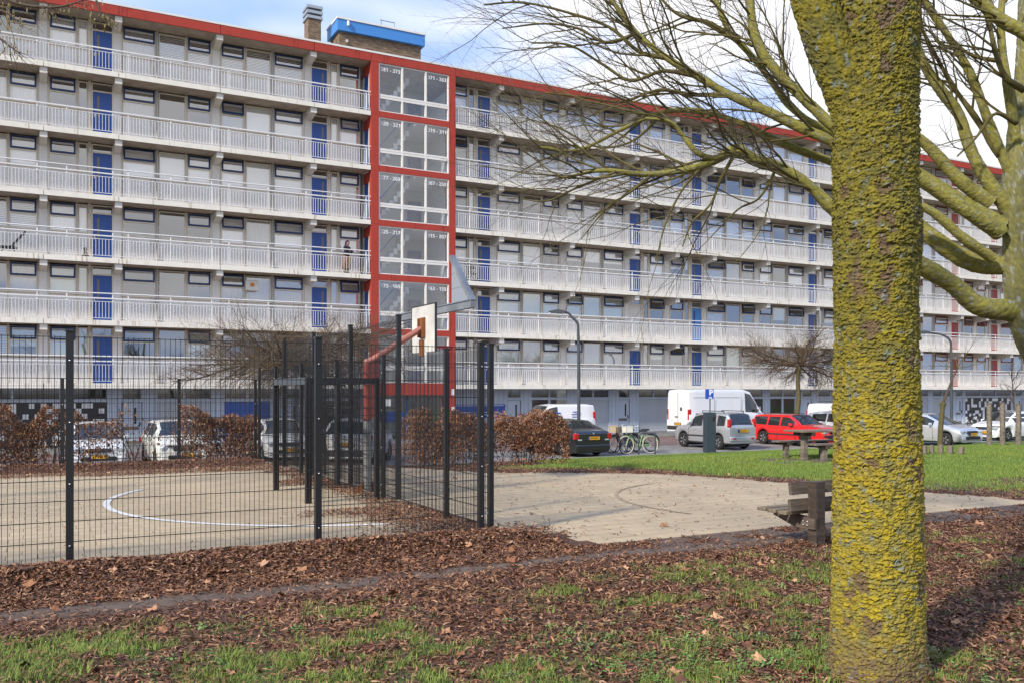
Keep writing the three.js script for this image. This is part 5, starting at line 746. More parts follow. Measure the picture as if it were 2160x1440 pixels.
  add([[2110, 490, 8.6], [2040, 445, 8.5], [1985, 405, 8.5], [1935, 372, 8.5]], 19, 14, 10, 0);
  add([[2095, 545, 8.6], [2030, 500, 8.5], [1975, 452, 8.5], [1935, 430, 8.5]], 14, 10, 10, 0);
  add([[2130, 440, 8.7], [2090, 390, 8.7], [2050, 320, 8.7], [2020, 235, 8.7], [1985, 190, 8.7], [1945, 125, 8.7], [1925, 50, 8.7], [1915, -40, 8.7]], 19, 7, 10, 0.3);
  add([[2138, 380, 8.7], [2095, 280, 8.7], [2045, 150, 8.75], [2000, 75, 8.8], [1950, 0, 8.8], [1920, -60, 8.8]], 14, 7, 10, 0.3);
  add([[2110, 330, 8.7], [2060, 250, 8.8], [2010, 180, 8.9], [1960, 90, 8.9], [1930, 30, 8.9]], 9, 3, 8, 0.2);
  add([[2145, 300, 8.7], [2122, 150, 8.6], [2112, 60, 8.6], [2118, -40, 8.6]], 12, 7, 8, 0.2);
  add([[2122, 130, 8.6], [2060, 120, 8.6], [2020, 100, 8.6], [1990, 95, 8.6]], 6, 2, 6, 0.1); add([[2145, 260, 8.5], [2100, 240, 8.4], [2060, 290, 8.4], [2020, 330, 8.4]], 6, 2, 6, 0.1);
  add([[2160, 190, 8.5], [2120, 160, 8.4], [2090, 60, 8.4], [2085, -30, 8.4]], 8, 4, 8, 0.2);
  add([[2290, 190, 8.0], [2170, 75, 8.0], [2110, 40, 8.0], [2050, -15, 8.0]], 19, 13, 10, 0.5);
  for (const [g, r] of limbs) part(o, r > 10 ? 'limb' : 'branch', g, r > 10 ? barkMat : M.branch);
  if (out[1]) part(o, 'branches', merge(out[1]), M.branch, 'stuff'); part(o, 'twigs', merge([...(out[2] ?? []), ...(out[3] ?? [])]), M.twig, 'stuff');
}
// ---------------------------------------------------------------- small broad-crowned trees in the car park
function thornTree(label, px, d, trunkPts, spread, rise, count, seed, flat = 0.5, m = M.twigBrown) {
  const pos = place(px, d), o = thing('thorn_tree', label, 'tree', pos); reseed(seed);
  const tp = smooth(trunkPts.map((v) => new V3(...v)), 12); part(o, 'trunk', tube(tp, tp.map((_, i) => lerp(0.13, 0.085, i / 12)), 10), M.youngBark);
  const topP = tp[tp.length - 1], out = [], limbs = [];
  for (let i = 0; i < count; i++) { const a = i / count * Math.PI * 2 + rr(-0.3, 0.3), p = wander(topP.clone().add(new V3(0, rr(-0.25, 0), 0)), new V3(Math.cos(a), rr(-0.12, flat), Math.sin(a)), rr(0.7, 1) * spread, 9, 0.4, rise), rad = p.map((_, k) => lerp(0.055, 0.012, k / 9)); limbs.push(tube(p, rad, 6)); sprout(p, rad, out, { density: [6, 8, 8], len: [[0.6, 1.5], [0.3, 0.8], [0.15, 0.4]], r: [0.024, 0.017, 0.014], seg: [6, 4, 3], wob: [0.5, 0.5, 0.5], sides: [4, 3, 3], rise: 0.0 }); }
  limbs.forEach((g) => part(o, 'limb', g, M.twigDark)); part(o, 'twigs', merge(out.flat().filter(Boolean)), m, 'stuff'); return o;
}
thornTree('leaning tree with a wide flat crown of tangled brown twigs behind the court', 690, 29.2, [[0, 0, 0], [-0.25, 1.2, 0], [-0.6, 2.4, 0], [-0.95, 3.3, 0], [-1.15, 3.45, 0]], 4.2, 0.0, 18, 401, 0.42);
thornTree('slim tree with a dense round crown of brown twigs behind the picnic table', 1681, 43.5, [[0, 0, 0], [0.02, 1.4, 0], [0.1, 2.2, 0], [0.05, 3.2, 0], [0.2, 3.9, 0]], 3.2, 0.0, 14, 402);
{ // pollarded young tree with one branch
  const o = thing('pollarded_tree', 'pollarded young tree with a single bare branch beside the silver hatchback', 'tree', place(1984, 38.5)); reseed(88);
  const p = smooth([[0, 0, 0], [0.02, 0.9, 0], [0.08, 1.6, 0], [0.12, 2.05, 0]].map((v) => new V3(...v)), 12); part(o, 'trunk', tube(p, p.map((_, i) => 0.115 - 0.02 * i / 12 + (i > 10 ? 0.04 : 0)), 12), M.youngBark);
  const b = smooth([[0.14, 2.05, 0], [0.35, 2.6, 0], [0.55, 3.1, 0], [0.75, 3.5, 0]].map((v) => new V3(...v)), 12), rad = b.map((_, i) => lerp(0.06, 0.03, i / 12)); part(o, 'branch', tube(b, rad, 8), M.twigDark);
  const out = []; for (const [dx, dy] of [[-0.6, 0.5], [0.3, 0.9], [0.8, 0.2], [-0.9, 0.1], [0.1, 1]]) { const q = wander(b[12], new V3(dx, dy, rr(-0.4, 0.4)), rr(1, 1.7), 8, 0.35), qr = q.map((_, k) => lerp(0.02, 0.006, k / 8)); out[0] = [...(out[0] ?? []), tube(q, qr, 5)]; sprout(q, qr, out, { density: [4, 4], len: [[0.3, 0.9], [0.15, 0.4]], r: [0.008, 0.005], seg: [5, 3], wob: [0.4, 0.4], sides: [4, 3] }); }
  part(o, 'twigs', merge(out.flat().filter(Boolean)), M.youngBark, 'stuff');
  const c = solo('small_tree', (() => { reseed(90); const out2 = [], q = wander(new V3(0, 0, 0), new V3(-0.1, 1, 0), 3.6, 10, 0.12), qr = q.map((_, k) => lerp(0.07, 0.02, k / 10)); sprout(q, qr, out2, { density: [5, 5, 4], from: [0.5, 0.2, 0.2], len: [[0.6, 1.5], [0.3, 0.8], [0.15, 0.4]], r: [0.02, 0.008, 0.005], seg: [6, 4, 3], wob: [0.35, 0.4, 0.4], sides: [4, 3, 3] }); return merge([tube(q, qr, 8), ...out2.flat().filter(Boolean)]); })(), M.twigDark, 'small dark bare tree by the red doors at the end of the flats', 'tree'); c.position.copy(place(2150, 52)); delete c.userData.group;
}
{ // tree outside the view on the left whose budding twigs hang into it
  const o = thing('budding_tree', 'bare tree whose budding twigs hang down over the galleries', 'tree', [-12.5, 0, -10.5]); reseed(120);
  const tp = smooth([[0, -0.1, 0], [0.05, 2, 0], [-0.05, 4, 0.1], [0.1, 6.5, 0], [0.2, 9, 0]].map((v) => new V3(...v)), 16); part(o, 'trunk', tube(tp, tp.map((_, i) => lerp(0.17, 0.05, i / 16)), 12), M.limbGrey);
  const out = [], buds = [], bc = [];
  const add = (l, r0, r1) => { const p = smooth(l.map((v) => pw(...v).sub(o.position)), 14), rad = p.map((_, i) => lerp(r0, r1, i / 14)); part(o, 'branch', tube(p, rad, 6), M.twigDark); sprout(p, rad, out, { density: [6, 5], len: [[0.12, 0.4], [0.06, 0.18]], r: [0.004, 0.0025], seg: [5, 3], wob: [0.4, 0.4], sides: [4, 3], bias: new V3(0.3, -0.35, 0), rise: -0.03 });
    for (let i = 0; i < 46; i++) { const a = p[3 + Math.floor(rnd() * 11)].clone().add(new V3(rr(-0.1, 0.1), rr(-0.1, 0.02), rr(-0.05, 0.05))); buds.push(new THREE.Matrix4().compose(a, new THREE.Quaternion().setFromEuler(new THREE.Euler(rr(-0.6, 0.6), rr(0, 6), rr(-0.6, 0.6))), new V3(1, rr(0.7, 1.4), 1))); bc.push(col(...pick([[0.28, 0.2, 0.07], [0.2, 0.13, 0.05], [0.3, 0.26, 0.1]]))); } };
  add([[-330, -160, 8.5], [-80, -60, 8.3], [30, 5, 8.2], [120, 15, 8.2], [190, -5, 8.2]], 0.03, 0.004); add([[-300, -20, 8.6], [-60, 40, 8.2], [10, 90, 8.1], [50, 120, 8.1]], 0.022, 0.003); add([[150, -60, 8.3], [205, 5, 8.2], [215, 35, 8.2], [240, 45, 8.2]], 0.012, 0.002); add([[-250, -40, 8.6], [-50, 10, 8.3], [20, 30, 8.2], [45, 60, 8.1]], 0.02, 0.003);
  part(o, 'twigs', merge(out.flat().filter(Boolean)), M.twigDark, 'stuff'); o.add(scatter('buds', new THREE.SphereGeometry(0.006, 5, 4).scale(1, 3.4, 1), mat(1, 1, 1, 0.8), buds, bc));
  const crown = []; for (let i = 0; i < 4; i++) { const p = wander(tp[9 + (i % 7)], new V3(Math.cos(i * 2.4), 0.6, Math.sin(i * 2.4)), rr(2, 3.4), 8, 0.3, 0.02), r = p.map((_, k) => lerp(0.05, 0.01, k / 8)); part(o, 'limb', tube(p, r, 6), M.limbGrey); sprout(p, r, crown, { density: [1.5, 2], len: [[0.6, 1.2], [0.3, 0.6]], r: [0.015, 0.006], seg: [5, 3], wob: [0.3, 0.3], sides: [4, 3] }); }
  part(o, 'crown_twigs', merge(crown.flat().filter(Boolean)), M.twigDark, 'stuff');
}
// ---------------------------------------------------------------- beech hedges in last year's brown leaf
const leafGeo = (() => { const g = new THREE.BufferGeometry(), v = [], l = 0.062, w = 0.02; const pts = [[0, 0, 0], [-w, l * 0.45, 0.008], [0, l * 0.5, -0.004], [w, l * 0.45, 0.008], [0, l, 0.006]]; pts.forEach((p) => v.push(...p)); g.setAttribute('position', new THREE.Float32BufferAttribute(v, 3)); g.setIndex([0, 2, 1, 0, 3, 2, 1, 2, 4, 2, 3, 4]); g.computeVertexNormals(); return g; })();
M.leaf = new THREE.MeshStandardMaterial({ color: 0xffffff, roughness: 0.75, side: THREE.DoubleSide });
M.leafThrough = new THREE.MeshPhysicalMaterial({ color: 0xffffff, roughness: 0.95, transmission: 0.3, thickness: 0, side: THREE.DoubleSide });
const browns = [[0.30, 0.115, 0.038], [0.22, 0.078, 0.027], [0.38, 0.185, 0.08], [0.17, 0.06, 0.026], [0.46, 0.27, 0.14], [0.27, 0.12, 0.052]];
function hedge(label, p0, p1, q, thick, h, leaves, dens, seed) {
  const o = thing('beech_hedge', label, 'hedge', PQ((p0 + p1) / 2, q, 0), TH, 'brown beech hedges beside the parking bays'); reseed(seed); const L = p1 - p0, ms = [], cs = [], st = [], mx = new THREE.Matrix4(), gy = (x) => groundY((p0 + p1) / 2 + x, q);
  for (let i = 0; i < L * 7; i++) { const x = rr(-L / 2, L / 2), z = rr(-thick / 3, thick / 3); if (dens(x / L + 0.5) < 0.12 && rnd() < 0.6) continue; const p = wander(new V3(x, gy(x) - 0.03, z), new V3(rr(-0.25, 0.25), 1, rr(-0.25, 0.25)), rr(0.7, 1.12) * h, 6, 0.35), r = p.map((_, k) => lerp(0.016, 0.005, k / 6)); st.push(tube(p, r, 4, false)); const tw = []; sprout(p, r, tw, { density: [6, 5], from: [0.2, 0.1], len: [[0.2, 0.55], [0.1, 0.25]], r: [0.006, 0.0035], seg: [3, 2], wob: [0.4, 0.4], sides: [3, 3] }); st.push(...tw.flat().filter(Boolean)); }
  for (let i = 0; i < leaves; i++) {
    const x = rr(-L / 2, L / 2), t = x / L + 0.5, k = dens(t); if (rnd() > k) continue;
    const hh = h * (0.72 + 0.5 * fbm(x * 2.2 + seed, 3, 3, 0, 9)), y = Math.pow(rnd(), 0.6) * hh, side = rnd(), z = (side < 0.62 ? (rnd() < 0.7 ? 1 : -1) * (0.5 - 0.12 * rnd() ** 2) : rnd() - 0.5) * thick * (0.85 + 0.3 * fbm(x * 2, y * 2, 2, 0, seed));
    if (fbm3(x * 2.2, y * 2.2, z * 2 + seed, 3, 44) < 0.44 - 0.10 * (y / hh)) continue;
    ms.push(new THREE.Matrix4().compose(new V3(x, y + gy(x), z), new THREE.Quaternion().setFromEuler(new THREE.Euler(rr(-2.4, 1), rr(0, 6.3), rr(-1, 1))), new V3().setScalar(rr(0.75, 1.5)))); const c = pick(browns), s = rr(0.7, 1.35); cs.push(col(c[0] * s, c[1] * s, c[2] * s));
  }
  part(o, 'stems', merge(st), M.twigDark, 'stuff'); o.add(scatter('leaves', leafGeo, M.leafThrough, ms, cs)); return o;
}
hedge('brown beech hedge behind the back fence with a gap at the cream car', -3.0, 5.4, 25.0, 0.9, 1.5, 46000, (t) => { const p = -3 + t * 8.4; return p < 0.3 ? 1 : p < 2.0 ? 0.24 : p < 3.4 ? 0.04 : p < 3.8 ? 0.4 : 0.95; }, 500);
hedge('clipped brown beech hedge beside the black coupe', 9.9, 15.35, 25.3, 0.95, 1.68, 27000, (t) => 1.0, 501);
// ---------------------------------------------------------------- leaf litter, grass and weeds on the ground
const litterShape = (l, w, arch, twist, bend) => { const v = [], I = [], n = 4; for (let i = 0; i <= n; i++) { const t = i / n, ww = w * Math.sin(Math.PI * clamp(0.08 + t * 0.86)) + 0.0005, x = (t - 0.5) * l, zc = bend * (t - 0.5) * (t - 0.5) * l * 4, y = arch * Math.sin(t * Math.PI), a = twist * (t - 0.5), c = Math.cos(a) * ww, sn = Math.sin(a) * ww, fold = 0.35 * ww; v.push(x, y - sn + fold, zc - c, x, y, zc, x, y + sn + fold, zc + c); } for (let i = 0; i < n; i++) for (let k = 0; k < 2; k++) { const a = i * 3 + k; I.push(a, a + 1, a + 3, a + 1, a + 4, a + 3); } const g = new THREE.BufferGeometry(); g.setAttribute('position', new THREE.Float32BufferAttribute(v, 3)); g.setIndex(I); g.computeVertexNormals(); return g; };
const litterKinds = [litterShape(0.066, 0.0065, 0.004, 0.9, 0.1), litterShape(0.052, 0.008, 0.007, -0.6, -0.22), litterShape(0.078, 0.0055, 0.003, 1.4, 0.25)];
const broadGeo = (() => { const pts = [[0, 0], [0.035, 0.01], [0.03, 0.028], [0.062, 0.03], [0.05, 0.052], [0.07, 0.075], [0.035, 0.078], [0.0, 0.11], [-0.035, 0.078], [-0.07, 0.075], [-0.05, 0.052], [-0.062, 0.03], [-0.03, 0.028], [-0.035, 0.01]], v = [0, 0.012, 0.05], I = []; pts.forEach(([x, z]) => v.push(x, 0.006 + 0.22 * Math.abs(x) + 0.02 * Math.sin(z * 60), z)); for (let i = 1; i <= pts.length; i++) I.push(0, i % pts.length + 1, i); const g = new THREE.BufferGeometry(); g.setAttribute('position', new THREE.Float32BufferAttribute(v, 3)); g.setIndex(I); g.computeVertexNormals(); return g.translate(0, 0, -0.05); })();
function blades(n, h, w, spread, seed, lean = 0.5) { reseed(seed); const v = [], I = []; for (let b = 0; b < n; b++) { const a = rnd() * 6.283, r = spread * Math.sqrt(rnd()), x = Math.cos(a) * r, z = Math.sin(a) * r, hh = h * rr(0.55, 1.1), la = rnd() * 6.283, ll = hh * lean * rr(0.2, 1.1), px = -Math.sin(la) * w / 2, pz = Math.cos(la) * w / 2, o = v.length / 3; v.push(x - px, 0, z - pz, x + px, 0, z + pz, x + Math.cos(la) * ll * 0.35 - px * 0.8, hh * 0.6, z + Math.sin(la) * ll * 0.35 - pz * 0.8, x + Math.cos(la) * ll * 0.35 + px * 0.8, hh * 0.6, z + Math.sin(la) * ll * 0.35 + pz * 0.8, x + Math.cos(la) * ll, hh, z + Math.sin(la) * ll); I.push(o, o + 1, o + 2, o + 1, o + 3, o + 2, o + 2, o + 3, o + 4); } const g = new THREE.BufferGeometry(); g.setAttribute('position', new THREE.Float32BufferAttribute(v, 3)); g.setIndex(I); g.computeVertexNormals(); return g; }
const weedGeo = (() => { reseed(9); const l = []; for (let i = 0; i < 16; i++) { const r = rr(0.007, 0.015), g = new THREE.CircleGeometry(r, 5).scale(rr(0.7, 1), 1.3, 1).rotateX(-Math.PI / 2).rotateZ(rr(-0.5, 0.6)).rotateX(rr(-0.5, 0.5)).translate(0.015 + 0.055 * rnd(), 0.012 + 0.04 * rnd(), 0).rotateY(i * 1.1 + rnd()); l.push(g); } return mergeGeometries(l); })();
const seen = (x, d, m = 1.2) => d > 4.4 && Math.abs(x) < d * 0.5685 + m;
const Q = new THREE.Quaternion(), EU = new THREE.Euler(), SC = new V3();
const put = (list, x, y, z, ex, ey, ez, s, sy = s) => list.push(new THREE.Matrix4().compose(new V3(x, y, z), Q.setFromEuler(EU.set(ex, ey, ez)).clone(), SC.set(s, sy, s).clone()));
{
  reseed(600); const lm = [[], [], []], lc = [[], [], []], bm = [], bc = [], tones = [[0.165, 0.064, 0.028], [0.22, 0.095, 0.042], [0.10, 0.039, 0.02], [0.29, 0.145, 0.073], [0.19, 0.085, 0.04], [0.075, 0.032, 0.018], [0.36, 0.2, 0.11], [0.135, 0.056, 0.028], [0.06, 0.028, 0.018]];
  const drop = (n, p0, p1, q0, q1, keep, lift = 0) => { for (let i = 0; i < n; i++) { const p = rr(p0, p1), q = rr(q0, q1), w = PQ(p, q), d = -w.z; if (!seen(w.x, d) || rnd() > keep(p, q)) continue; const pile = keep.pile ? keep.pile(p, q) : 0, y = groundY(p, q) + lift + 0.003 + 0.014 * rnd() ** 2 + pile * rnd(); const s = rr(0.55, 1.2), kd = Math.floor(rnd() * 3); put(lm[kd], w.x, y, w.z, rr(-0.7, 0.7), rr(0, 6.283), rr(-0.28, 0.28), s); const c = pick(tones), k = rr(0.75, 1.3); lc[kd].push(col(c[0] * k, c[1] * k, c[2] * k)); if (rnd() < 0.0035) { put(bm, w.x + 0.05, y + 0.012, w.z, rr(-0.4, 0.4), rr(0, 6.283), rr(-0.4, 0.4), rr(0.4, 0.85)); bc.push(col(c[0] * 1.4, c[1] * 1.4, c[2] * 1.35)); } } };
  const fore = (p, q) => cover(p, q)[1] * (0.35 + 0.95 * fbm(p * 1.7, q * 1.7, 3, 0, 207)); drop(480000, -4, 16.5, -1.5, 8.6, fore);
  const bank = (p, q) => (p < 5.35 ? 1 : 0) * sstep(8.1, 8.5, q); bank.pile = (p, q) => 0.035 * Math.exp(-(((q - 9.3) / 0.5) ** 2)); drop(100000, -9, 5.4, 8.1, 9.78, bank);
  const edge = (p, q) => sstep(0.05, 0.6, fbm(p * 1.1, q * 1.1, 3, 0, 91) + 0.12 - Math.abs(4.75 - p) * (q < 13 ? 0.45 : 0.85) + (q < 12.5 ? 0.2 : 0)); edge.pile = (p) => 0.04 * sstep(4.2, 4.9, p); drop(38000, 2.4, 5.15, 9.9, 20, edge, 0.006);
  const back = (p, q) => sstep(20.6, 21.4, q + 0.7 * fbm(p, q, 2, 0, 4) + 0.12 * sstep(0, 4, p) * 6); back.pile = (p, q) => 0.05 * sstep(21, 22, q); drop(42000, -10, 5, 20.2, 23.6, back, 0.008);
  const corner = (p, q) => Math.exp(-(((p - 5.35) / 0.3) ** 2) - (((q - 9.45) / 0.45) ** 2)); corner.pile = () => 0.10; drop(5000, 4.6, 6.3, 8.6, 10.9, corner);
  const rim = (p, q) => { const e = q - squareFar(p); return e > -0.25 ? cover(p, q)[1] * (0.5 + 0.6 * sstep(2, 0, e)) : 0.02; }; drop(150000, 5.8, 26, 8.8, 20, (p, q) => q > 8.7 && p > 5.8 ? rim(p, q) : 0, 0.004);
  const hed = (p, q) => 0.85 * (p > 8.8 && p < 14 || p < 5 ? 1 : 0); drop(16000, -9, 14, 23.6, 26.6, hed);
  drop(500, -6, 16, 9, 15, () => 0.5, 0.006);
  litterKinds.forEach((g, k) => { const o = scatter(numbered('leaf_litter'), g, M.leaf, lm[k], lc[k]); tag(o, ['fallen narrow brown leaves covering the ground', 'fallen short brown leaves mixed through the litter', 'fallen long strap-like brown leaves in the litter'][k], 'leaves'); scene.add(o); });
  const b = scatter('broad_leaf_litter', broadGeo, M.leaf, bm, bc); tag(b, 'scattered dry broad plane leaves among the litter', 'leaves'); scene.add(b);
}
{
  reseed(640); const gm = [], gc = [], wm = [], wc = [];
  for (let i = 0; i < 210000; i++) { const p = rr(-4, 16.5), q = rr(-1.5, 8.6), w = PQ(p, q), d = -w.z; if (!seen(w.x, d)) continue; const g = cover(p, q)[0], f = fbm(p * 4, q * 4, 2, 0, 222); if (rnd() > g * g * 0.95 * sstep(0.36, 0.52, f + 0.12 * g)) continue; const s = rr(0.55, 1.2); put(gm, w.x, groundY(p, q) - 0.004, w.z, rr(-0.25, 0.25), rr(0, 6.283), rr(-0.25, 0.25), s, s * rr(0.7, 1.2)); const k = rr(0.7, 1.3); gc.push(col(0.185 * k, 0.25 * k, 0.042 * k)); }
  for (let i = 0; i < 24000; i++) { const p = rr(-3, 16), q = rr(-1.5, 8.2), w = PQ(p, q), d = -w.z; if (!seen(w.x, d)) continue; const near = Math.exp(-(((w.x - 1.5) / 1.3) ** 2) - (((d - 6.0) / 0.75) ** 2)), f = fbm(p * 1.8, q * 1.8, 3, 0, 241); if (rnd() > near * 0.85 + 0.2 * sstep(0.58, 0.68, f) * cover(p, q)[1] * sstep(7.3, 6.6, q)) continue; put(wm, w.x, groundY(p, q), w.z, rr(-0.3, 0.3), rr(0, 6.283), rr(-0.3, 0.3), rr(0.45, 0.95)); const k = rr(0.7, 1.25); wc.push(col(0.13 * k, 0.225 * k, 0.05 * k)); }
  let o = scatter('grass_tufts', blades(8, 0.05, 0.004, 0.04, 31, 1.1), mat(1, 1, 1, 0.8, { side: THREE.DoubleSide }), gm, gc); tag(o, 'tufts of young green grass growing through the leaf litter', 'grass'); scene.add(o);
  o = scatter('ground_weeds', weedGeo, mat(1, 1, 1, 0.8, { side: THREE.DoubleSide }), wm, wc); tag(o, 'low round-leaved weeds at the foot of the big trunk', 'weeds'); scene.add(o);
  const fm = [], fc = []; reseed(680);
  for (let i = 0; i < 150000; i++) { const p = rr(8, 36), q = rr(8.6, 28.4), w = PQ(p, q), d = -w.z; if (!seen(w.x, d, 2)) continue; if (q < squareFar(p) + 0.1 || p < 8) continue; const c = cover(p, q); if (rnd() > c[0] * c[0] * 0.8) continue; const s = rr(0.7, 1.25); put(fm, w.x, groundY(p, q) - 0.004, w.z, rr(-0.2, 0.2), rr(0, 6.283), rr(-0.2, 0.2), s); const k = rr(0.8, 1.2), t = fbm(p * 0.8, q * 0.8, 3, 0, 300); fc.push(col(lerp(0.135, 0.21, t) * k, lerp(0.225, 0.255, t) * k, 0.04 * k)); }
  o = scatter('lawn_grass', blades(12, 0.065, 0.009, 0.11, 37, 0.7), mat(1, 1, 1, 0.8, { side: THREE.DoubleSide }), fm, fc); tag(o, 'bright green lawn between the paved square and the car park', 'grass'); scene.add(o);
}
// ---------------------------------------------------------------- people and belongings on the galleries
const onGallery = (s, k, D) => PQ(S0 + s, Q0 + D, PARK + SB(k) + 0.21);
{ // woman leaning on the rail
  const J = { hipL: [0.10, 0.92, 0], hipR: [-0.10, 0.92, 0] }, B = [];                    // [a, b, ra, rb, tint]
  const cap = (a, b, ra, rb, t) => B.push([a, b, ra, rb, t]);
  cap([0.09, 0.88, 0], [0.10, 0.48, 0.02], 0.105, 0.085, 2); cap([-0.09, 0.88, 0], [-0.10, 0.48, 0.02], 0.105, 0.085, 2); cap([0.10, 0.48, 0.02], [0.10, 0.09, 0.0], 0.085, 0.06, 2); cap([-0.10, 0.48, 0.02], [-0.10, 0.09, 0.0], 0.085, 0.06, 2); cap([0.10, 0.05, 0], [0.10, 0.04, 0.15], 0.05, 0.04, 3); cap([-0.10, 0.05, 0], [-0.10, 0.04, 0.15], 0.05, 0.04, 3);
  cap([0, 0.92, 0], [0, 1.12, 0.03], 0.155, 0.15, 1); cap([0, 1.12, 0.03], [0, 1.32, 0.05], 0.15, 0.14, 1); cap([0.14, 1.36, 0.05], [-0.14, 1.36, 0.05], 0.075, 0.075, 1);
  for (const s of [-1, 1]) { cap([s * 0.18, 1.35, 0.05], [s * 0.22, 1.12, 0.16], 0.062, 0.052, 1); cap([s * 0.22, 1.12, 0.16], [s * -0.02, 1.16, 0.36], 0.05, 0.038, 1); cap([s * -0.03, 1.16, 0.37], [s * -0.09, 1.165, 0.38], 0.034, 0.03, 0); }
  cap([0, 1.38, 0.06], [0, 1.47, 0.08], 0.055, 0.052, 0); cap([0, 1.55, 0.10], [0, 1.60, 0.09], 0.088, 0.095, 0); cap([0, 1.52, 0.17], [0, 1.545, 0.185], 0.03, 0.02, 0); cap([0, 1.60, 0.06], [0, 1.64, 0.07], 0.115, 0.105, 4); cap([0, 1.5, 0.0], [0, 1.42, 0.02], 0.09, 0.08, 4);
  const n = 104, mc = new MarchingCubes(n, new THREE.MeshStandardMaterial(), false, false, 90000), hx = 0.40, hy = 0.92, hz = 0.40, half = n / 2, tints = [[0.34, 0.19, 0.13], [0.012, 0.014, 0.025], [0.23, 0.115, 0.045], [0.02, 0.015, 0.012], [0.055, 0.02, 0.075]];
  const sd = (x, y, z) => { let d = 9, best = 9, tint = 1; for (const [a, b, ra, rb, t] of B) { const bx = b[0] - a[0], by = b[1] - a[1], bz = b[2] - a[2], px = x - a[0], py = y - a[1], pz = z - a[2], h = clamp((px * bx + py * by + pz * bz) / (bx * bx + by * by + bz * bz + 1e-9)), e = Math.hypot(px - bx * h, py - by * h, pz - bz * h) - lerp(ra, rb, h); if (e < best) { best = e; tint = t; } const k = 0.03, m = clamp(0.5 + 0.5 * (d - e) / k); d = lerp(d, e, m) - k * m * (1 - m); } return [d, tint]; };
  mc.isolation = 0; for (let k = 0; k < n; k++) for (let j = 0; j < n; j++) for (let i = 0; i < n; i++) mc.field[k * n * n + j * n + i] = -sd((i - half) / half * hx, (j - half) / half * hy + 0.88, (k - half) / half * hz)[0];
  mc.update(); const c = mc.count, P = [], N = [], C = []; for (let i = 0; i < c; i++) { const x = mc.positionArray[i * 3] * hx, y = mc.positionArray[i * 3 + 1] * hy + 0.88, z = mc.positionArray[i * 3 + 2] * hz; P.push(x, y, z); C.push(...tints[sd(x, y, z)[1]]); }
  let g = new THREE.BufferGeometry(); g.setAttribute('position', new THREE.Float32BufferAttribute(P, 3)); g.setAttribute('color', new THREE.Float32BufferAttribute(C, 3)); g = mergeVertices(g, 1e-4); g.computeVertexNormals();
  const o = thing('person', 'person in dark jacket, brown skirt and purple headscarf leaning on the gallery rail', 'person', onGallery(-1.25, 3, 0.55), TH + 0.5);
  part(o, 'body', g, new THREE.MeshStandardMaterial({ vertexColors: true, roughness: 0.85 }));
  const fing = []; for (const s of [-1, 1]) for (let i = 0; i < 5; i++) fing.push(bar([s * -0.09, 1.175 - i * 0.013, 0.385], [s * (-0.14 - (i === 0 ? -0.02 : [0, 0.012, 0.02, 0.014, 0][i])), 1.17 - i * 0.016, 0.37 + (i === 0 ? 0.02 : 0)], 0.009, 6, 0.007)); part(o, 'fingers', fing, mat(0.34, 0.19, 0.13, 0.7), 'stuff');
  part(o, 'skirt', new THREE.CylinderGeometry(0.165, 0.215, 0.62, 24, 3, true).translate(0, 0.60, 0.005), mat(0.24, 0.12, 0.045, 0.9, { side: THREE.DoubleSide })); part(o, 'sleeve_trim', [bar([0.0, 1.17, 0.37], [0.05, 1.2, 0.33], 0.05, 8)], mat(0.02, 0.08, 0.35, 0.6));
}
{ // pushchair
  const o = thing('pushchair', 'black folding pushchair on the gallery behind the railing', 'pushchair', onGallery(5.75, 3, 0.45), TH);
  for (const [x, z] of [[-0.25, 0.2], [-0.25, -0.2], [0.3, 0.2], [0.3, -0.2]]) part(o, 'wheel', new THREE.TorusGeometry(0.085, 0.022, 6, 16).translate(x, 0.11, z), M.rubber);
  part(o, 'frame', [bar([-0.25, 0.11, 0.2], [0.15, 0.62, 0.2], 0.014, 6), bar([-0.25, 0.11, -0.2], [0.15, 0.62, -0.2], 0.014, 6), bar([0.3, 0.11, 0.2], [-0.25, 0.95, 0.2], 0.014, 6), bar([0.3, 0.11, -0.2], [-0.25, 0.95, -0.2], 0.014, 6), tube(smooth([[-0.25, 0.95, 0.2], [-0.38, 1.05, 0.12], [-0.38, 1.05, -0.12], [-0.25, 0.95, -0.2]].map((v) => new V3(...v)), 12), Array(13).fill(0.016), 6)], M.blackGloss);
  part(o, 'seat', [box(0.34, 0.04, 0.36, 0.1, 0.45, 0), box(0.04, 0.5, 0.36, -0.1, 0.66, 0)], M.trim); part(o, 'hood', [new THREE.SphereGeometry(0.24, 14, 8, 0, Math.PI * 2, 0, Math.PI / 2).scale(1, 1, 0.85).translate(0.0, 0.72, 0)], M.trim);
}
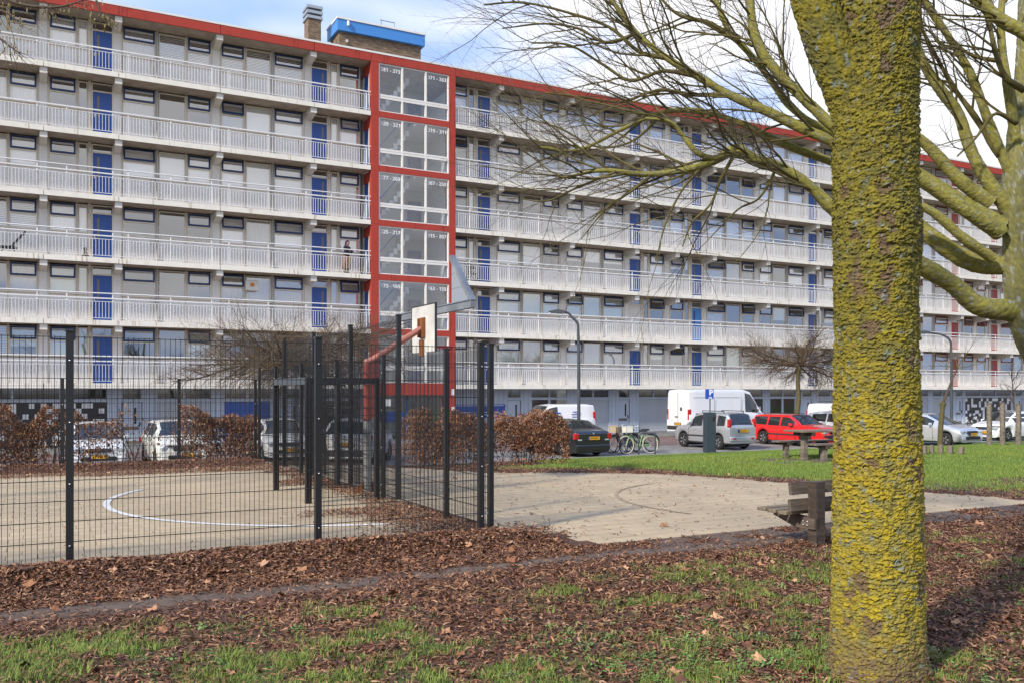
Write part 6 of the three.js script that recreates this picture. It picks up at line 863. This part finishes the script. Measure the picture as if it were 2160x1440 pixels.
{ // sun lounger tipped against the rail
  const o = thing('folding_lounger', 'black folding lounge chair leaning on the gallery', 'lounge chair', onGallery(-16.1, 3, 0.4), TH);
  part(o, 'seat_frame', [beam([-0.7, 0.2, 0.22], [0.15, 0.2, 0.22], 0.04, 0.04), beam([-0.7, 0.2, -0.22], [0.15, 0.2, -0.22], 0.04, 0.04)], M.black); part(o, 'backrest', [beam([-0.1, 0.25, 0], [0.45, 0.95, 0], 0.5, 0.05)], M.trim); part(o, 'leg', bar([-0.5, 0.0, 0.2], [-0.1, 0.3, 0.2], 0.015, 6), M.black); part(o, 'leg', bar([0.1, 0.0, 0.2], [-0.2, 0.3, 0.2], 0.015, 6), M.black); part(o, 'cushion', box(0.8, 0.06, 0.46, -0.3, 0.25, 0), M.trim);
}
for (const [s, lab] of [[31.35, 'black window box of flowers on the railing, beside the blue door'], [31.75, 'small black window box on the railing nearest the blue door'], [33.35, 'single black window box on the railing away from the door']]) { const o = thing('window_box', lab, 'planter', onGallery(s, 1, 0.16).add(new V3(0, 0.06, 0)), TH, 'window boxes on the lowest gallery'); part(o, 'box', box(0.34, 0.16, 0.16, 0, 0.08, 0), M.dark); part(o, 'plants', [-0.1, 0, 0.1].map((x) => new THREE.IcosahedronGeometry(0.06, 1).translate(x, 0.19, 0)), mat(0.1, 0.1, 0.06, 0.9), 'stuff'); }
{ const o = thing('wall_box', 'white wall box with an orange disc beside the gallery windows', 'wall box', onGallery(-5.9, 2, 0.95).add(new V3(0, 1.75, 0)), TH); part(o, 'case', new RoundedBoxGeometry(0.62, 0.5, 0.3, 2, 0.03).translate(0, 0.25, 0), M.white); part(o, 'disc', new THREE.CylinderGeometry(0.1, 0.1, 0.02, 16).rotateX(Math.PI / 2).translate(0, 0.28, 0.155), mat(0.7, 0.25, 0.02, 0.6)); }
{ const o = thing('garden_figure', 'small brown figure standing on the gallery beside a blue door', 'figure', onGallery(-13.3, 3, 0.25), TH); part(o, 'figure_body', new THREE.LatheGeometry([[0.1, 0], [0.11, 0.06], [0.07, 0.2], [0.05, 0.28], [0.075, 0.34], [0.06, 0.42], [0.0, 0.46]].map(([a, b]) => new THREE.Vector2(a, b)), 14), mat(0.1, 0.06, 0.04, 0.7)); part(o, 'figure_base', cyl(0.17, 0.15, 0.09, 14, 0, 0, 0), mat(0.2, 0.16, 0.12, 0.8)); }
// ---------------------------------------------------------------- shadows on, draw
scene.traverse((o) => { if (o.isMesh) { o.castShadow = true; o.receiveShadow = true; } });
renderer.render(scene, camera);
